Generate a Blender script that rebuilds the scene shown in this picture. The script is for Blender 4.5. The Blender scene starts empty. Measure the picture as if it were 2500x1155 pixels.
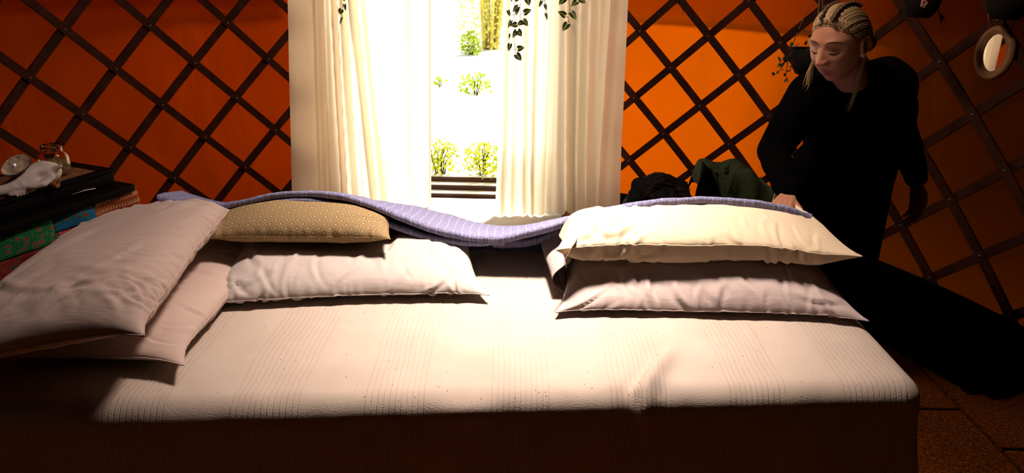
import bpy, bmesh, math, random
import numpy as np
from mathutils import Vector, Matrix, Quaternion
random.seed(7)
PI = math.pi
S = bpy.context.scene
COL = S.collection

# ------------------------------------------------------------------ camera
F_PX, PITCH, ROLL = 1739.6, 0.379, 0.023          # metres, floor at z = 0, lens 1.5 m above it
CAM_Z = 1.5
cam = bpy.data.cameras.new('camera')
cam.sensor_width = 36.0
cam.lens = F_PX / 2500 * 36.0
cam.clip_start = 0.02
cam.clip_end = 200
camo = bpy.data.objects.new('camera', cam)
COL.objects.link(camo)
camo.location = (0, 0, CAM_Z)
camo.rotation_euler = (Matrix.Rotation(PI / 2 - PITCH, 3, 'X') @ Matrix.Rotation(ROLL, 3, 'Z')).to_euler()
S.camera = camo

# ------------------------------------------------------------------ exposure, world, sun, skylight
S.view_settings.view_transform = 'Standard'
S.view_settings.look = 'None'
S.view_settings.exposure = 0.0
S.view_settings.gamma = 1.0
S.view_settings.use_curve_mapping = False
S.cycles.max_bounces = 6
S.cycles.diffuse_bounces = 2
S.cycles.sample_clamp_indirect = 4.0
W = bpy.data.worlds.new('sky')
S.world = W
W.use_nodes = True
W.node_tree.nodes['Background'].inputs[0].default_value = (0.92, 0.96, 1.0, 1)
W.node_tree.nodes['Background'].inputs[1].default_value = 1.3

def aim(o, d):
    o.rotation_euler = Vector(d).to_track_quat('-Z', 'Y').to_euler()

sun = bpy.data.lights.new('sun', 'SUN')
sun.energy = 19.0
sun.angle = math.radians(16.0)
sun.color = (1.0, 0.95, 0.84)
suno = bpy.data.objects.new('sun', sun)
COL.objects.link(suno)
suno.location = (3, 12, 12)
aim(suno, (-0.42, -0.80, -0.95))
crown = bpy.data.lights.new('crown_daylight', 'POINT')   # daylight gathered by the domed crown of the roof
crown.shadow_soft_size = 0.15
crown.energy = 74.0
crown.color = (1.0, 0.77, 0.66)
crowno = bpy.data.objects.new('crown_daylight', crown)
COL.objects.link(crowno)
crowno.location = (0.11, 2.06, 2.45)
beam = bpy.data.lights.new('crown_beam', 'AREA')          # the zenith sky seen straight up through the same opening
beam.shape = 'DISK'
beam.size = 0.30
beam.energy = 10.5
beam.spread = math.radians(58)
beam.color = (1.0, 0.82, 0.71)
beamo = bpy.data.objects.new('crown_beam', beam)
COL.objects.link(beamo)
beamo.location = (0.11, 2.06, 2.50)
aim(beamo, (-0.02, -0.14, -1.0))

YC = Vector((-0.255, 2.022, 0))                   # centre of the round tent
YR = 2.5

# ------------------------------------------------------------------ measuring helper: photo pixel -> point on a real plane
def ray(px, py):
    a, b = px - 1250, py - 577.5
    cr, sr = math.cos(ROLL), math.sin(ROLL)
    X, Y = (cr * a + sr * b) / F_PX, (-sr * a + cr * b) / F_PX
    c, s = math.cos(PITCH), math.sin(PITCH)
    return Vector((X, c - Y * s, -Y * c - s))
def at_y(px, py, y):
    d = ray(px, py) * 1.0
    d = d * (y / d.y)
    return Vector((d.x, d.y, d.z + CAM_Z))
def at_z(px, py, z):
    d = ray(px, py)
    d = d * ((z - CAM_Z) / d.z)
    return Vector((d.x, d.y, z))
def at_wall(px, py, R=YR):
    d = ray(px, py)
    a = d.x ** 2 + d.y ** 2
    b = -2 * (d.x * YC.x + d.y * YC.y)
    c = YC.x ** 2 + YC.y ** 2 - R * R
    t = (-b + math.sqrt(b * b - 4 * a * c)) / (2 * a)
    return Vector((d.x * t, d.y * t, d.z * t + CAM_Z))
def on_wall(th, z, r=YR):
    return Vector((YC.x + r * math.sin(th), YC.y + r * math.cos(th), z))

# ------------------------------------------------------------------ materials
def new_mat(name):
    m = bpy.data.materials.new(name)
    m.use_nodes = True
    nt = m.node_tree
    b = nt.nodes['Principled BSDF']
    return m, nt, b
def N(nt, typ, **kw):
    n = nt.nodes.new(typ)
    for k, v in kw.items():
        if k in n.inputs.keys() if isinstance(k, str) else False:
            n.inputs[k].default_value = v
        else:
            setattr(n, k, v)
    return n
def rgba(c): return (c[0], c[1], c[2], 1)
def ramp(nt, fac, stops):
    r = nt.nodes.new('ShaderNodeValToRGB')
    while len(r.color_ramp.elements) < len(stops): r.color_ramp.elements.new(0.5)
    for e, (p, c) in zip(r.color_ramp.elements, stops):
        e.position = p
        e.color = rgba(c)
    nt.links.new(fac, r.inputs[0])
    return r.outputs[0]
def math_n(nt, op, a, b=None, c=None):
    n = nt.nodes.new('ShaderNodeMath')
    n.operation = op
    for i, v in enumerate((a, b, c)):
        if v is None: continue
        if isinstance(v, (int, float)): n.inputs[i].default_value = v
        else: nt.links.new(v, n.inputs[i])
    return n.outputs[0]
def mixc(nt, fac, a, b):
    n = nt.nodes.new('ShaderNodeMix')
    n.data_type = 'RGBA'
    for s, v in ((n.inputs[0], fac), (n.inputs[6], a), (n.inputs[7], b)):
        if isinstance(v, (int, float)): s.default_value = v
        elif isinstance(v, tuple): s.default_value = rgba(v)
        else: nt.links.new(v, s)
    return n.outputs[2]
def coords(nt, kind='Object'):
    return nt.nodes.new('ShaderNodeTexCoord').outputs[kind]
def noise(nt, vec, scale, detail=4, rough=0.55, dist=0.0, stretch=None):
    if stretch is not None:
        mp = nt.nodes.new('ShaderNodeMapping')
        mp.inputs['Scale'].default_value = stretch
        nt.links.new(vec, mp.inputs[0])
        vec = mp.outputs[0]
    n = nt.nodes.new('ShaderNodeTexNoise')
    n.inputs['Scale'].default_value = scale
    n.inputs['Detail'].default_value = detail
    n.inputs['Roughness'].default_value = rough
    n.inputs['Distortion'].default_value = dist
    nt.links.new(vec, n.inputs['Vector'])
    return n.outputs[0]
def bump(nt, b, h, strength=0.3, dist=0.01, chain=None):
    n = nt.nodes.new('ShaderNodeBump')
    n.inputs['Strength'].default_value = strength
    n.inputs['Distance'].default_value = dist
    nt.links.new(h, n.inputs['Height'])
    if chain is not None: nt.links.new(chain, n.inputs['Normal'])
    nt.links.new(n.outputs[0], b.inputs['Normal'])
    return n.outputs[0]
def simple(name, col, rough=0.7, spec=0.3, var=0.25, vscale=8.0, bscale=None, bstr=0.3, bdist=0.004, metal=0.0, stretch=None, sheen=0.0):
    m, nt, b = new_mat(name)
    co = coords(nt)
    nz = noise(nt, co, vscale, stretch=stretch)
    lo = tuple(c * (1 - var) for c in col)
    hi = tuple(min(1, c * (1 + var)) for c in col)
    nt.links.new(ramp(nt, nz, [(0.3, lo), (0.7, hi)]), b.inputs['Base Color'])
    b.inputs['Roughness'].default_value = rough
    b.inputs['Specular IOR Level'].default_value = spec
    b.inputs['Metallic'].default_value = metal
    if sheen: b.inputs['Sheen Weight'].default_value = sheen
    if bscale: bump(nt, b, noise(nt, co, bscale, stretch=stretch), bstr, bdist)
    return m
def cotton(name, col, wr=0.35):
    m, nt, b = new_mat(name)
    co = coords(nt)
    nz = noise(nt, co, 5)
    nt.links.new(ramp(nt, nz, [(0.3, tuple(c * .93 for c in col)), (0.7, col)]), b.inputs['Base Color'])
    b.inputs['Roughness'].default_value = 0.75
    b.inputs['Specular IOR Level'].default_value = 0.25
    b.inputs['Sheen Weight'].default_value = 0.1
    n1 = bump(nt, b, noise(nt, co, 7.0, 3, 0.5, 0.8, stretch=(1, 2.2, 1.6)), wr, 0.012)
    bump(nt, b, noise(nt, co, 420, 2), 0.12, 0.001, chain=n1)
    return m
M = {}
M['case_white'] = cotton('white_cotton', (0.63, 0.54, 0.49))
M['case_cream'] = cotton('cream_cotton', (0.88, 0.69, 0.47))
M['case_pink'] = cotton('rose_white_cotton', (0.64, 0.515, 0.475))
M['case_grey'] = cotton('beige_cotton', (0.70, 0.53, 0.45))

def bedspread_mat():
    m, nt, b = new_mat('ribbed_cream_bedspread')
    uv = coords(nt, 'UV')
    sep = nt.nodes.new('ShaderNodeSeparateXYZ')
    nt.links.new(uv, sep.inputs[0])
    wob = math_n(nt, 'MULTIPLY', noise(nt, uv, 2.5, 2), 0.035)
    x = math_n(nt, 'ADD', sep.outputs[0], wob)
    per = math_n(nt, 'FRACT', math_n(nt, 'DIVIDE', math_n(nt, 'ADD', x, 5.0 * 0.272 + 0.03), 0.272))
    grp = math_n(nt, 'LESS_THAN', per, 0.52)
    thr = math_n(nt, 'FRACT', math_n(nt, 'DIVIDE', x, 0.0126))
    line = math_n(nt, 'SUBTRACT', 1.0, math_n(nt, 'MINIMUM', math_n(nt, 'MULTIPLY', math_n(nt, 'ABSOLUTE', math_n(nt, 'SUBTRACT', thr, 0.5)), 7.0), 1.0))
    brk = math_n(nt, 'GREATER_THAN', noise(nt, uv, 45, 2, stretch=(1, 1.4, 1)), 0.36)
    line = math_n(nt, 'MULTIPLY', math_n(nt, 'MULTIPLY', line, grp), brk)
    base = ramp(nt, noise(nt, uv, 6), [(0.3, (0.57, 0.465, 0.385)), (0.7, (0.63, 0.52, 0.435))])
    fl = nt.nodes.new('ShaderNodeTexVoronoi')
    fl.inputs['Scale'].default_value = 55
    nt.links.new(uv, fl.inputs['Vector'])
    sp = math_n(nt, 'LESS_THAN', fl.outputs['Distance'], 0.09)
    sp = math_n(nt, 'MULTIPLY', sp, math_n(nt, 'GREATER_THAN', noise(nt, uv, 17, 1), 0.53))
    c1 = mixc(nt, sp, base, (0.22, 0.13, 0.08))
    c1 = mixc(nt, math_n(nt, 'MULTIPLY', line, 0.16), c1, (0.42, 0.30, 0.22))
    nt.links.new(c1, b.inputs['Base Color'])
    b.inputs['Roughness'].default_value = 0.85
    b.inputs['Specular IOR Level'].default_value = 0.15
    n1 = bump(nt, b, noise(nt, uv, 160, 3, 0.6, stretch=(1, 1.8, 1)), 0.35, 0.003)
    bump(nt, b, line, 0.5, 0.002, chain=n1)
    return m
M['spread'] = bedspread_mat()

def blanket_mat():
    m, nt, b = new_mat('heathered_blue_grey_knit')
    uv = coords(nt, 'UV')
    sep = nt.nodes.new('ShaderNodeSeparateXYZ')
    nt.links.new(uv, sep.inputs[0])
    x = math_n(nt, 'ADD', sep.outputs[0], math_n(nt, 'MULTIPLY', noise(nt, uv, 9, 1), 0.012))
    thr = math_n(nt, 'FRACT', math_n(nt, 'DIVIDE', x, 0.024))
    line = math_n(nt, 'LESS_THAN', thr, 0.09)
    nz = noise(nt, uv, 420, 2, stretch=(1, 0.6, 1))
    base = ramp(nt, nz, [(0.34, (0.13, 0.13, 0.27)), (0.52, (0.26, 0.26, 0.43)), (0.68, (0.48, 0.48, 0.64))])
    nt.links.new(mixc(nt, math_n(nt, 'MULTIPLY', line, 0.45), base, (0.62, 0.60, 0.70)), b.inputs['Base Color'])
    b.inputs['Roughness'].default_value = 0.95
    b.inputs['Specular IOR Level'].default_value = 0.05
    n1 = bump(nt, b, nz, 0.5, 0.003)
    bump(nt, b, line, 0.5, 0.003, chain=n1)
    return m
M['blanket'] = blanket_mat()
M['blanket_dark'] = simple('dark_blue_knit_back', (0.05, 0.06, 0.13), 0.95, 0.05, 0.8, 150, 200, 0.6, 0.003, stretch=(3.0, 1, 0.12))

def diamond_mat():
    m, nt, b = new_mat('ochre_diamond_weave')
    uv = coords(nt, 'UV')
    sep = nt.nodes.new('ShaderNodeSeparateXYZ')
    nt.links.new(uv, sep.inputs[0])
    px, py = 0.030, 0.025
    u = math_n(nt, 'DIVIDE', sep.outputs[0], px)
    v = math_n(nt, 'DIVIDE', sep.outputs[1], py)
    p = math_n(nt, 'FRACT', math_n(nt, 'ADD', math_n(nt, 'ADD', u, v), 100.0))
    q = math_n(nt, 'FRACT', math_n(nt, 'ADD', math_n(nt, 'SUBTRACT', u, v), 100.0))
    a = math_n(nt, 'ABSOLUTE', math_n(nt, 'SUBTRACT', p, 0.5))
    c = math_n(nt, 'ABSOLUTE', math_n(nt, 'SUBTRACT', q, 0.5))
    d = math_n(nt, 'MAXIMUM', a, c)
    col = ramp(nt, d, [(0.0, (0.50, 0.37, 0.22)), (0.14, (0.58, 0.44, 0.27)), (0.18, (0.20, 0.12, 0.045)), (0.27, (0.22, 0.135, 0.05)),
                       (0.31, (0.47, 0.34, 0.18)), (0.38, (0.47, 0.34, 0.18)), (0.42, (0.20, 0.12, 0.045)), (0.47, (0.40, 0.28, 0.14))])
    nt.links.new(col, b.inputs['Base Color'])
    b.inputs['Roughness'].default_value = 0.85
    b.inputs['Specular IOR Level'].default_value = 0.15
    n1 = bump(nt, b, d, 0.35, 0.003)
    bump(nt, b, noise(nt, uv, 500, 2), 0.3, 0.001, chain=n1)
    return m
M['diamond'] = diamond_mat()

def canvas_mat(name, tr, df):
    m, nt, b = new_mat(name)
    nt.nodes.remove(b)
    co = coords(nt)
    nz = noise(nt, co, 1.6, 3)
    d = nt.nodes.new('ShaderNodeBsdfDiffuse')
    t = nt.nodes.new('ShaderNodeBsdfTranslucent')
    add = nt.nodes.new('ShaderNodeAddShader')
    nt.links.new(ramp(nt, nz, [(0.3, tuple(c * .85 for c in tr)), (0.7, tr)]), t.inputs[0])
    d.inputs[0].default_value = rgba(df)
    bm = nt.nodes.new('ShaderNodeBump')
    bm.inputs['Strength'].default_value = 0.4
    bm.inputs['Distance'].default_value = 0.05
    nt.links.new(noise(nt, co, 2.2, 3, 0.5, 1.2, stretch=(1, 1, 0.35)), bm.inputs['Height'])
    nt.links.new(bm.outputs[0], t.inputs['Normal'])
    nt.links.new(bm.outputs[0], d.inputs['Normal'])
    nt.links.new(d.outputs[0], add.inputs[0])
    nt.links.new(t.outputs[0], add.inputs[1])
    nt.links.new(add.outputs[0], nt.nodes['Material Output'].inputs[0])
    return m
M['canvas_left'] = canvas_mat('dim_side_canvas', (0.058, 0.0047, 0.0001), (0.03, 0.003, 0.0002))  # same canvas as the right wall; weaker light painted in as redder, darker tone
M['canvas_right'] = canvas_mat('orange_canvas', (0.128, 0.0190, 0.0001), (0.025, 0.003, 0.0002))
M['roof'] = simple('dark_brown_canvas', (0.016, 0.006, 0.003), 0.9, 0.1)
M['flap'] = canvas_mat('curtain_backlight_cloth', (0.36, 0.27, 0.20), (0.3, 0.24, 0.18))  # added cloth that passes sun to brighten the curtains from behind
M['skirt'] = canvas_mat('overhanging_roof_skirt', (0.52, 0.36, 0.28), (0.3, 0.2, 0.14))
def curtain_mat():
    m, nt, b = new_mat('cream_cotton_curtain')
    nt.nodes.remove(b)
    co = coords(nt)
    d = nt.nodes.new('ShaderNodeBsdfDiffuse')
    t = nt.nodes.new('ShaderNodeBsdfTranslucent')
    mx = nt.nodes.new('ShaderNodeMixShader')
    mx.inputs[0].default_value = 0.45
    nz = noise(nt, co, 3)
    nt.links.new(ramp(nt, nz, [(0.3, (0.80, 0.68, 0.56)), (0.7, (0.86, 0.75, 0.62))]), d.inputs[0])
    t.inputs[0].default_value = (0.88, 0.76, 0.56, 1)
    bm = nt.nodes.new('ShaderNodeBump')
    bm.inputs['Strength'].default_value = 0.22
    bm.inputs['Distance'].default_value = 0.004
    nt.links.new(noise(nt, co, 90, 4, 0.6, stretch=(1.6, 1, 0.6)), bm.inputs['Height'])
    nt.links.new(bm.outputs[0], d.inputs['Normal'])
    nt.links.new(d.outputs[0], mx.inputs[1])
    nt.links.new(t.outputs[0], mx.inputs[2])
    nt.links.new(mx.outputs[0], nt.nodes['Material Output'].inputs[0])
    return m
M['curtain'] = curtain_mat()
M['hem'] = simple('stitched_hem', (0.62, 0.48, 0.30), 0.9, 0.1, 0.4, 120)
M['slat'] = simple('red_brown_lattice_wood', (0.042, 0.010, 0.004), 0.75, 0.12, 0.45, 14, 60, 0.3, 0.002, stretch=(1, 1, 1))
M['bolt'] = simple('dull_metal_bolt', (0.12, 0.07, 0.045), 0.45, 0.5, 0.2, 30, metal=0.7)
M['dark_wood'] = simple('dark_stained_wood', (0.045, 0.02, 0.010), 0.7, 0.2, 0.5, 10, 40, 0.4, 0.003, stretch=(0.3, 1, 1))
M['frame_wood'] = simple('pine_door_frame', (0.30, 0.18, 0.10), 0.7, 0.2, 0.3, 12, stretch=(1, 1, 0.1))
M['black'] = simple('black_lacquer', (0.004, 0.003, 0.0025), 0.6, 0.04, 0.3)
M['black_cloth'] = simple('black_cloth', (0.0025, 0.002, 0.002), 0.95, 0.01, 0.3, 12, 30, 0.4, 0.006)
M['base_floor'] = simple('dark_floor', (0.012, 0.006, 0.004), 0.9, 0.1)

def coir_mat():
    m, nt, b = new_mat('coir_matting')
    pos = nt.nodes.new('ShaderNodeNewGeometry').outputs['Position']
    nz = noise(nt, pos, 110, 4, 0.7)
    n2 = noise(nt, pos, 2.2, 2)
    c = ramp(nt, nz, [(0.35, (0.04, 0.008, 0.001)), (0.52, (0.17, 0.040, 0.003)), (0.7, (0.38, 0.115, 0.012))])
    nt.links.new(mixc(nt, math_n(nt, 'MULTIPLY', n2, 0.35), c, (0.05, 0.018, 0.006)), b.inputs['Base Color'])
    b.inputs['Roughness'].default_value = 0.95
    b.inputs['Specular IOR Level'].default_value = 0.05
    bump(nt, b, nz, 0.9, 0.006)
    return m
M['coir'] = coir_mat()

M['sunlit_pale'] = simple('painted_sunlit_pale', (0.66, 0.60, 0.52), 0.9, 0.1, 0.1, 12)  # sunlight on the sill and door floor put into a pale colour

# ------------------------------------------------------------------ mesh building
class MB:
    def __init__(s):
        s.v = []
        s.f = []
        s.uv = []
    def add(s, vs, fs, uv=None):
        o = len(s.v)
        s.v += [tuple(p) for p in vs]
        s.f += [tuple(i + o for i in f) for f in fs]
        s.uv += list(uv) if uv is not None else [(p[0], p[1]) for p in vs]
        return s
    def box(s, c, h, rot=None):
        R = rot if rot is not None else Matrix.Identity(3)
        c = Vector(c)
        vs = [c + R @ Vector((x * h[0], y * h[1], z * h[2])) for z in (-1, 1) for y in (-1, 1) for x in (-1, 1)]
        return s.add(vs, [(0, 2, 3, 1), (4, 5, 7, 6), (0, 1, 5, 4), (2, 6, 7, 3), (0, 4, 6, 2), (1, 3, 7, 5)])
    def bevel_box(s, c, h, r, rot=None):
        R = rot if rot is not None else Matrix.Identity(3)
        c = Vector(c)
        bm = bmesh.new()
        bmesh.ops.create_cube(bm, size=2)
        for v in bm.verts: v.co = Vector((v.co.x * h[0], v.co.y * h[1], v.co.z * h[2]))
        bmesh.ops.bevel(bm, geom=bm.edges[:], offset=r, segments=2, affect='EDGES', profile=0.6)
        bm.verts.index_update()
        s.add([c + R @ v.co for v in bm.verts], [[v.index for v in f.verts] for f in bm.faces])
        bm.free()
        return s
    def tube(s, pts, radii, n=8, cap=True, flat=1.0):
        pts = [Vector(p) for p in pts]
        if isinstance(radii, (int, float)): radii = [radii] * len(pts)
        vs, fs = [], []
        up = Vector((0, 0, 1))
        t0 = (pts[1] - pts[0]).normalized()
        if abs(t0.dot(up)) > 0.9: up = Vector((1, 0, 0))
        nrm = t0.cross(up).normalized()
        for i, p in enumerate(pts):
            t = (pts[min(i + 1, len(pts) - 1)] - pts[max(i - 1, 0)]).normalized()
            nrm = (nrm - t * nrm.dot(t)).normalized()
            bn = t.cross(nrm)
            for k in range(n):
                a = 2 * PI * k / n
                vs.append(p + (nrm * math.cos(a) + bn * math.sin(a) * flat) * radii[i])
        for i in range(len(pts) - 1):
            for k in range(n):
                a, b2 = i * n + k, i * n + (k + 1) % n
                fs.append((a, b2, b2 + n, a + n))
        if cap:
            fs.append(tuple(range(n - 1, -1, -1)))
            fs.append(tuple(range((len(pts) - 1) * n, len(pts) * n)))
        return s.add(vs, fs)
    def ball(s, c, r, nu=16, nv=10, rot=None):
        c = Vector(c)
        R = rot if rot is not None else Matrix.Identity(3)
        if isinstance(r, (int, float)): r = (r, r, r)
        vs = [c + R @ Vector((0, 0, r[2]))]
        for j in range(1, nv):
            ph = PI * j / nv
            for i in range(nu):
                th = 2 * PI * i / nu
                vs.append(c + R @ Vector((r[0] * math.sin(ph) * math.cos(th), r[1] * math.sin(ph) * math.sin(th), r[2] * math.cos(ph))))
        vs.append(c + R @ Vector((0, 0, -r[2])))
        fs = [(0, 1 + i, 1 + (i + 1) % nu) for i in range(nu)]
        for j in range(nv - 2):
            for i in range(nu):
                a, b2 = 1 + j * nu + i, 1 + j * nu + (i + 1) % nu
                fs.append((a, a + nu, b2 + nu, b2))
        L = len(vs) - 1
        o = 1 + (nv - 2) * nu
        fs += [(o + (i + 1) % nu, o + i, L) for i in range(nu)]
        return s.add(vs, fs)
    def caps(s, a, b, ra, rb, n=12):       # tapered capsule, closed
        a, b = Vector(a), Vector(b)
        d = (b - a)
        L = d.length
        q = d.to_track_quat('Z', 'Y').to_matrix()
        vs = [a + q @ Vector((0, 0, -ra))]
        rows = []
        for k in range(1, 5): rows.append((-ra * math.cos(PI / 2 * k / 4), ra * math.sin(PI / 2 * k / 4)))
        for k in range(0, 4): rows.append((L + rb * math.sin(PI / 2 * k / 4), rb * math.cos(PI / 2 * k / 4)))
        for z, r in rows:
            for i in range(n):
                vs.append(a + q @ Vector((r * math.cos(2 * PI * i / n), r * math.sin(2 * PI * i / n), z)))
        vs.append(a + q @ Vector((0, 0, L + rb)))
        fs = [(0, 1 + (i + 1) % n, 1 + i) for i in range(n)]
        for j in range(len(rows) - 1):
            for i in range(n):
                p, q2 = 1 + j * n + i, 1 + j * n + (i + 1) % n
                fs.append((p, q2, q2 + n, p + n))
        L2 = len(vs) - 1
        o = 1 + (len(rows) - 1) * n
        fs += [(o + i, o + (i + 1) % n, L2) for i in range(n)]
        return s.add(vs, fs)
    def lathe(s, c, prof, n=24, rot=None):
        c = Vector(c)
        R = rot if rot is not None else Matrix.Identity(3)
        vs = [c + R @ Vector((r * math.cos(2 * PI * i / n), r * math.sin(2 * PI * i / n), z)) for r, z in prof for i in range(n)]
        fs = []
        for j in range(len(prof) - 1):
            for i in range(n):
                a, b2 = j * n + i, j * n + (i + 1) % n
                fs.append((a, b2, b2 + n, a + n))
        fs.append(tuple(range(n - 1, -1, -1)))
        fs.append(tuple(range((len(prof) - 1) * n, len(prof) * n)))
        return s.add(vs, fs)
    def grid(s, P, uv=None, closed_u=False):        # P[j][i] points
        nj, ni = len(P), len(P[0])
        vs = [p for row in P for p in row]
        fs = []
        for j in range(nj - 1):
            for i in range(ni if closed_u else ni - 1):
                a, b2 = j * ni + i, j * ni + (i + 1) % ni
                fs.append((a, b2, b2 + ni, a + ni))
        return s.add(vs, fs, [q for row in uv for q in row] if uv is not None else None)
    def mesh(s, name, off=(0, 0, 0), smooth=True):
        me = bpy.data.meshes.new(name)
        o = Vector(off)
        me.from_pydata([(p[0] - o.x, p[1] - o.y, p[2] - o.z) for p in s.v], [], s.f)
        me.validate()
        ul = me.uv_layers.new(name='UVMap')
        arr = np.array(s.uv, dtype=np.float32)
        li = np.empty(len(me.loops), dtype=np.int32)
        me.loops.foreach_get('vertex_index', li)
        ul.data.foreach_set('uv', arr[li].ravel())
        if smooth:
            me.polygons.foreach_set('use_smooth', [True] * len(me.polygons))
        return me
ORG = {}
def origin_of(o): return ORG.get(o.name, Vector((0, 0, 0)))
def tag(o, label=None, cat=None, group=None, kind=None):
    if label: o['label'] = label
    if cat: o['category'] = cat
    if group: o['group'] = group
    if kind: o['kind'] = kind
    return o
def empty(name, loc, label=None, cat=None, group=None, kind=None):
    o = bpy.data.objects.new(name, None)
    COL.objects.link(o)
    o.empty_display_size = 0.1
    o.location = loc
    ORG[o.name] = Vector(loc)
    return tag(o, label, cat, group, kind)
def put(name, mb, mat, parent=None, smooth=True, loc=None, label=None, cat=None, group=None, kind=None):
    """mb holds world coordinates; the object gets a sensible origin"""
    if parent is not None: org = origin_of(parent)
    elif loc is not None: org = Vector(loc)
    else:
        a = np.array(mb.v)
        org = Vector(((a[:, 0].min() + a[:, 0].max()) / 2, (a[:, 1].min() + a[:, 1].max()) / 2, a[:, 2].min()))
    me = mb.mesh(name, org, smooth) if isinstance(mb, MB) else mb
    o = bpy.data.objects.new(name, me)
    COL.objects.link(o)
    if mat is not None and not me.materials: me.materials.append(mat)
    if parent is not None: o.parent = parent
    else: o.location = org
    ORG[o.name] = org
    return tag(o, label, cat, group, kind)
def put_copy(name, me, parent, mtx):
    """shares mesh me; mtx is a world matrix"""
    o = bpy.data.objects.new(name, me)
    COL.objects.link(o)
    if parent is not None:
        o.parent = parent
        o.matrix_local = Matrix.Translation(-origin_of(parent)) @ mtx
    else: o.matrix_local = mtx
    ORG[o.name] = mtx.translation.copy()
    return o
def subdiv(o, lv=1):
    md = o.modifiers.new('smooth', 'SUBSURF')
    md.levels = lv
    md.render_levels = lv
    return o
def solid(o, t, off=-1):
    md = o.modifiers.new('thickness', 'SOLIDIFY')
    md.thickness = t
    md.offset = off
    return o
def remeshed(mb, voxel, smooth_it=4, name='tmp'):
    """union of overlapping closed shapes -> one continuous surface (numpy verts, faces)"""
    me = mb.mesh(name)
    o = bpy.data.objects.new(name, me)
    COL.objects.link(o)
    md = o.modifiers.new('r', 'REMESH')
    md.mode = 'VOXEL'
    md.voxel_size = voxel
    if smooth_it:
        sm = o.modifiers.new('s', 'SMOOTH')
        sm.iterations = smooth_it
        sm.factor = 0.5
    bpy.context.view_layer.update()
    dg = bpy.context.evaluated_depsgraph_get()
    me2 = bpy.data.meshes.new_from_object(o.evaluated_get(dg))
    bpy.data.objects.remove(o)
    bpy.data.meshes.remove(me)
    out = MB()
    co = np.empty(len(me2.vertices) * 3, dtype=np.float32)
    me2.vertices.foreach_get('co', co)
    out.v = [tuple(p) for p in co.reshape(-1, 3).tolist()]
    out.f = [tuple(p.vertices) for p in me2.polygons]
    out.uv = [(p[0], p[1]) for p in out.v]
    bpy.data.meshes.remove(me2)
    return out
def vnoise(x, y=0.0, z=0.0):
    from mathutils import noise as nz
    return nz.noise(Vector((x, y, z)))

# ================================================================== SETTING
TH_DL = math.asin((-0.97 - YC.x) / YR)      # door opening, left and right edge on the round wall
TH_DR = math.asin((0.37 - YC.x) / YR)
ZTOP = 1.86
TH_CL = math.asin((-1.297 - YC.x) / YR)      # added cloth panels backlighting the curtains reach out to here
TH_CR = math.asin((0.612 - YC.x) / YR)

def wall_piece(name, t0, t1, mat, r=YR + 0.03, z0=0.0, z1=ZTOP):
    n = max(8, int((t1 - t0) / 0.03))
    P = []
    for j in range(25):
        z = z0 + (z1 - z0) * j / 24
        row = []
        for i in range(n + 1):
            th = t0 + (t1 - t0) * i / n
            d = 0.010 * vnoise(th * 5, z * 1.3, 3.0) + 0.006 * vnoise(th * 16 + z * 3, z * 2, 8.0)
            row.append(on_wall(th, z, r + d))
        P.append(row)
    mb = MB().grid(P)
    return put(name, mb, mat, loc=(YC.x, YC.y, 0), kind='structure')
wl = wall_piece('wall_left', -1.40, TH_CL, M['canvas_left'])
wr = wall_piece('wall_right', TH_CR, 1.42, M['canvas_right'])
wf = wall_piece('wall_front', 1.42, 2 * PI - 1.40, M['roof'])
ORG[wl.name] = ORG[wr.name] = Vector((YC.x, YC.y, 0))

# roof skirt hanging over the outside of the wall canvas
for nm, a, b in (('trim_1', -1.40, TH_CL), ('trim_2', TH_CR, 1.42)):
    wall_piece(nm, a, b, M['skirt'], r=YR + 0.07, z0=1.17, z1=1.92)

# roof: cone with a round crown opening
P = []
CR = 0.42
for j in range(9):
    k = j / 8
    P.append([on_wall(2 * PI * i / 64, ZTOP + (2.56 - ZTOP) * k, (YR + 0.09) * (1 - k) + CR * k) for i in range(64)])
put('ceiling', MB().grid(P, closed_u=True), M['roof'], loc=(YC.x, YC.y, ZTOP), kind='structure')
cr = MB()
cr.tube([on_wall(2 * PI * i / 48, 2.55, CR) for i in range(49)], 0.035, 8)
put('trim_3', cr, M['dark_wood'], kind='structure')

# floor and coir tiles
fl = MB()
fl.lathe((YC.x, YC.y, -0.05), [(YR + 0.12, 0), (YR + 0.12, 0.035)], 64)
floor = put('floor', fl, M['base_floor'], smooth=False, loc=(YC.x, YC.y, -0.05), kind='structure')
JX, JY = 1.645, 2.18
rnd = random.Random(3)
tile_me = {}
for ix in range(-8, 3):
    x0 = JX + ix * 0.52
    for iy in range(-5, 6):
        y0 = JY + iy * 0.52 + (0.0 if ix < 0 else -0.22)
        cx, cy = x0 + 0.26, y0 + 0.26
        far = max(math.hypot(x0 + a - YC.x, y0 + b - YC.y) for a in (0, .52) for b in (0, .52))
        if far > YR - 0.02 and math.hypot(cx - YC.x, cy - YC.y) > YR - 0.12: continue
        if 'me' not in tile_me:
            t = MB().bevel_box((0, 0, 0), (0.2525, 0.2525, 0.009), 0.004)
            tile_me['me'] = t.mesh('tile', smooth=False)
            tile_me['me'].materials.append(M['coir'])
        put_copy('tile', tile_me['me'], floor, Matrix.Translation((cx, cy, -0.009 + rnd.uniform(-.002, .0))) @ Matrix.Rotation(rnd.uniform(-.006, .006), 4, 'Z'))

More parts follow.
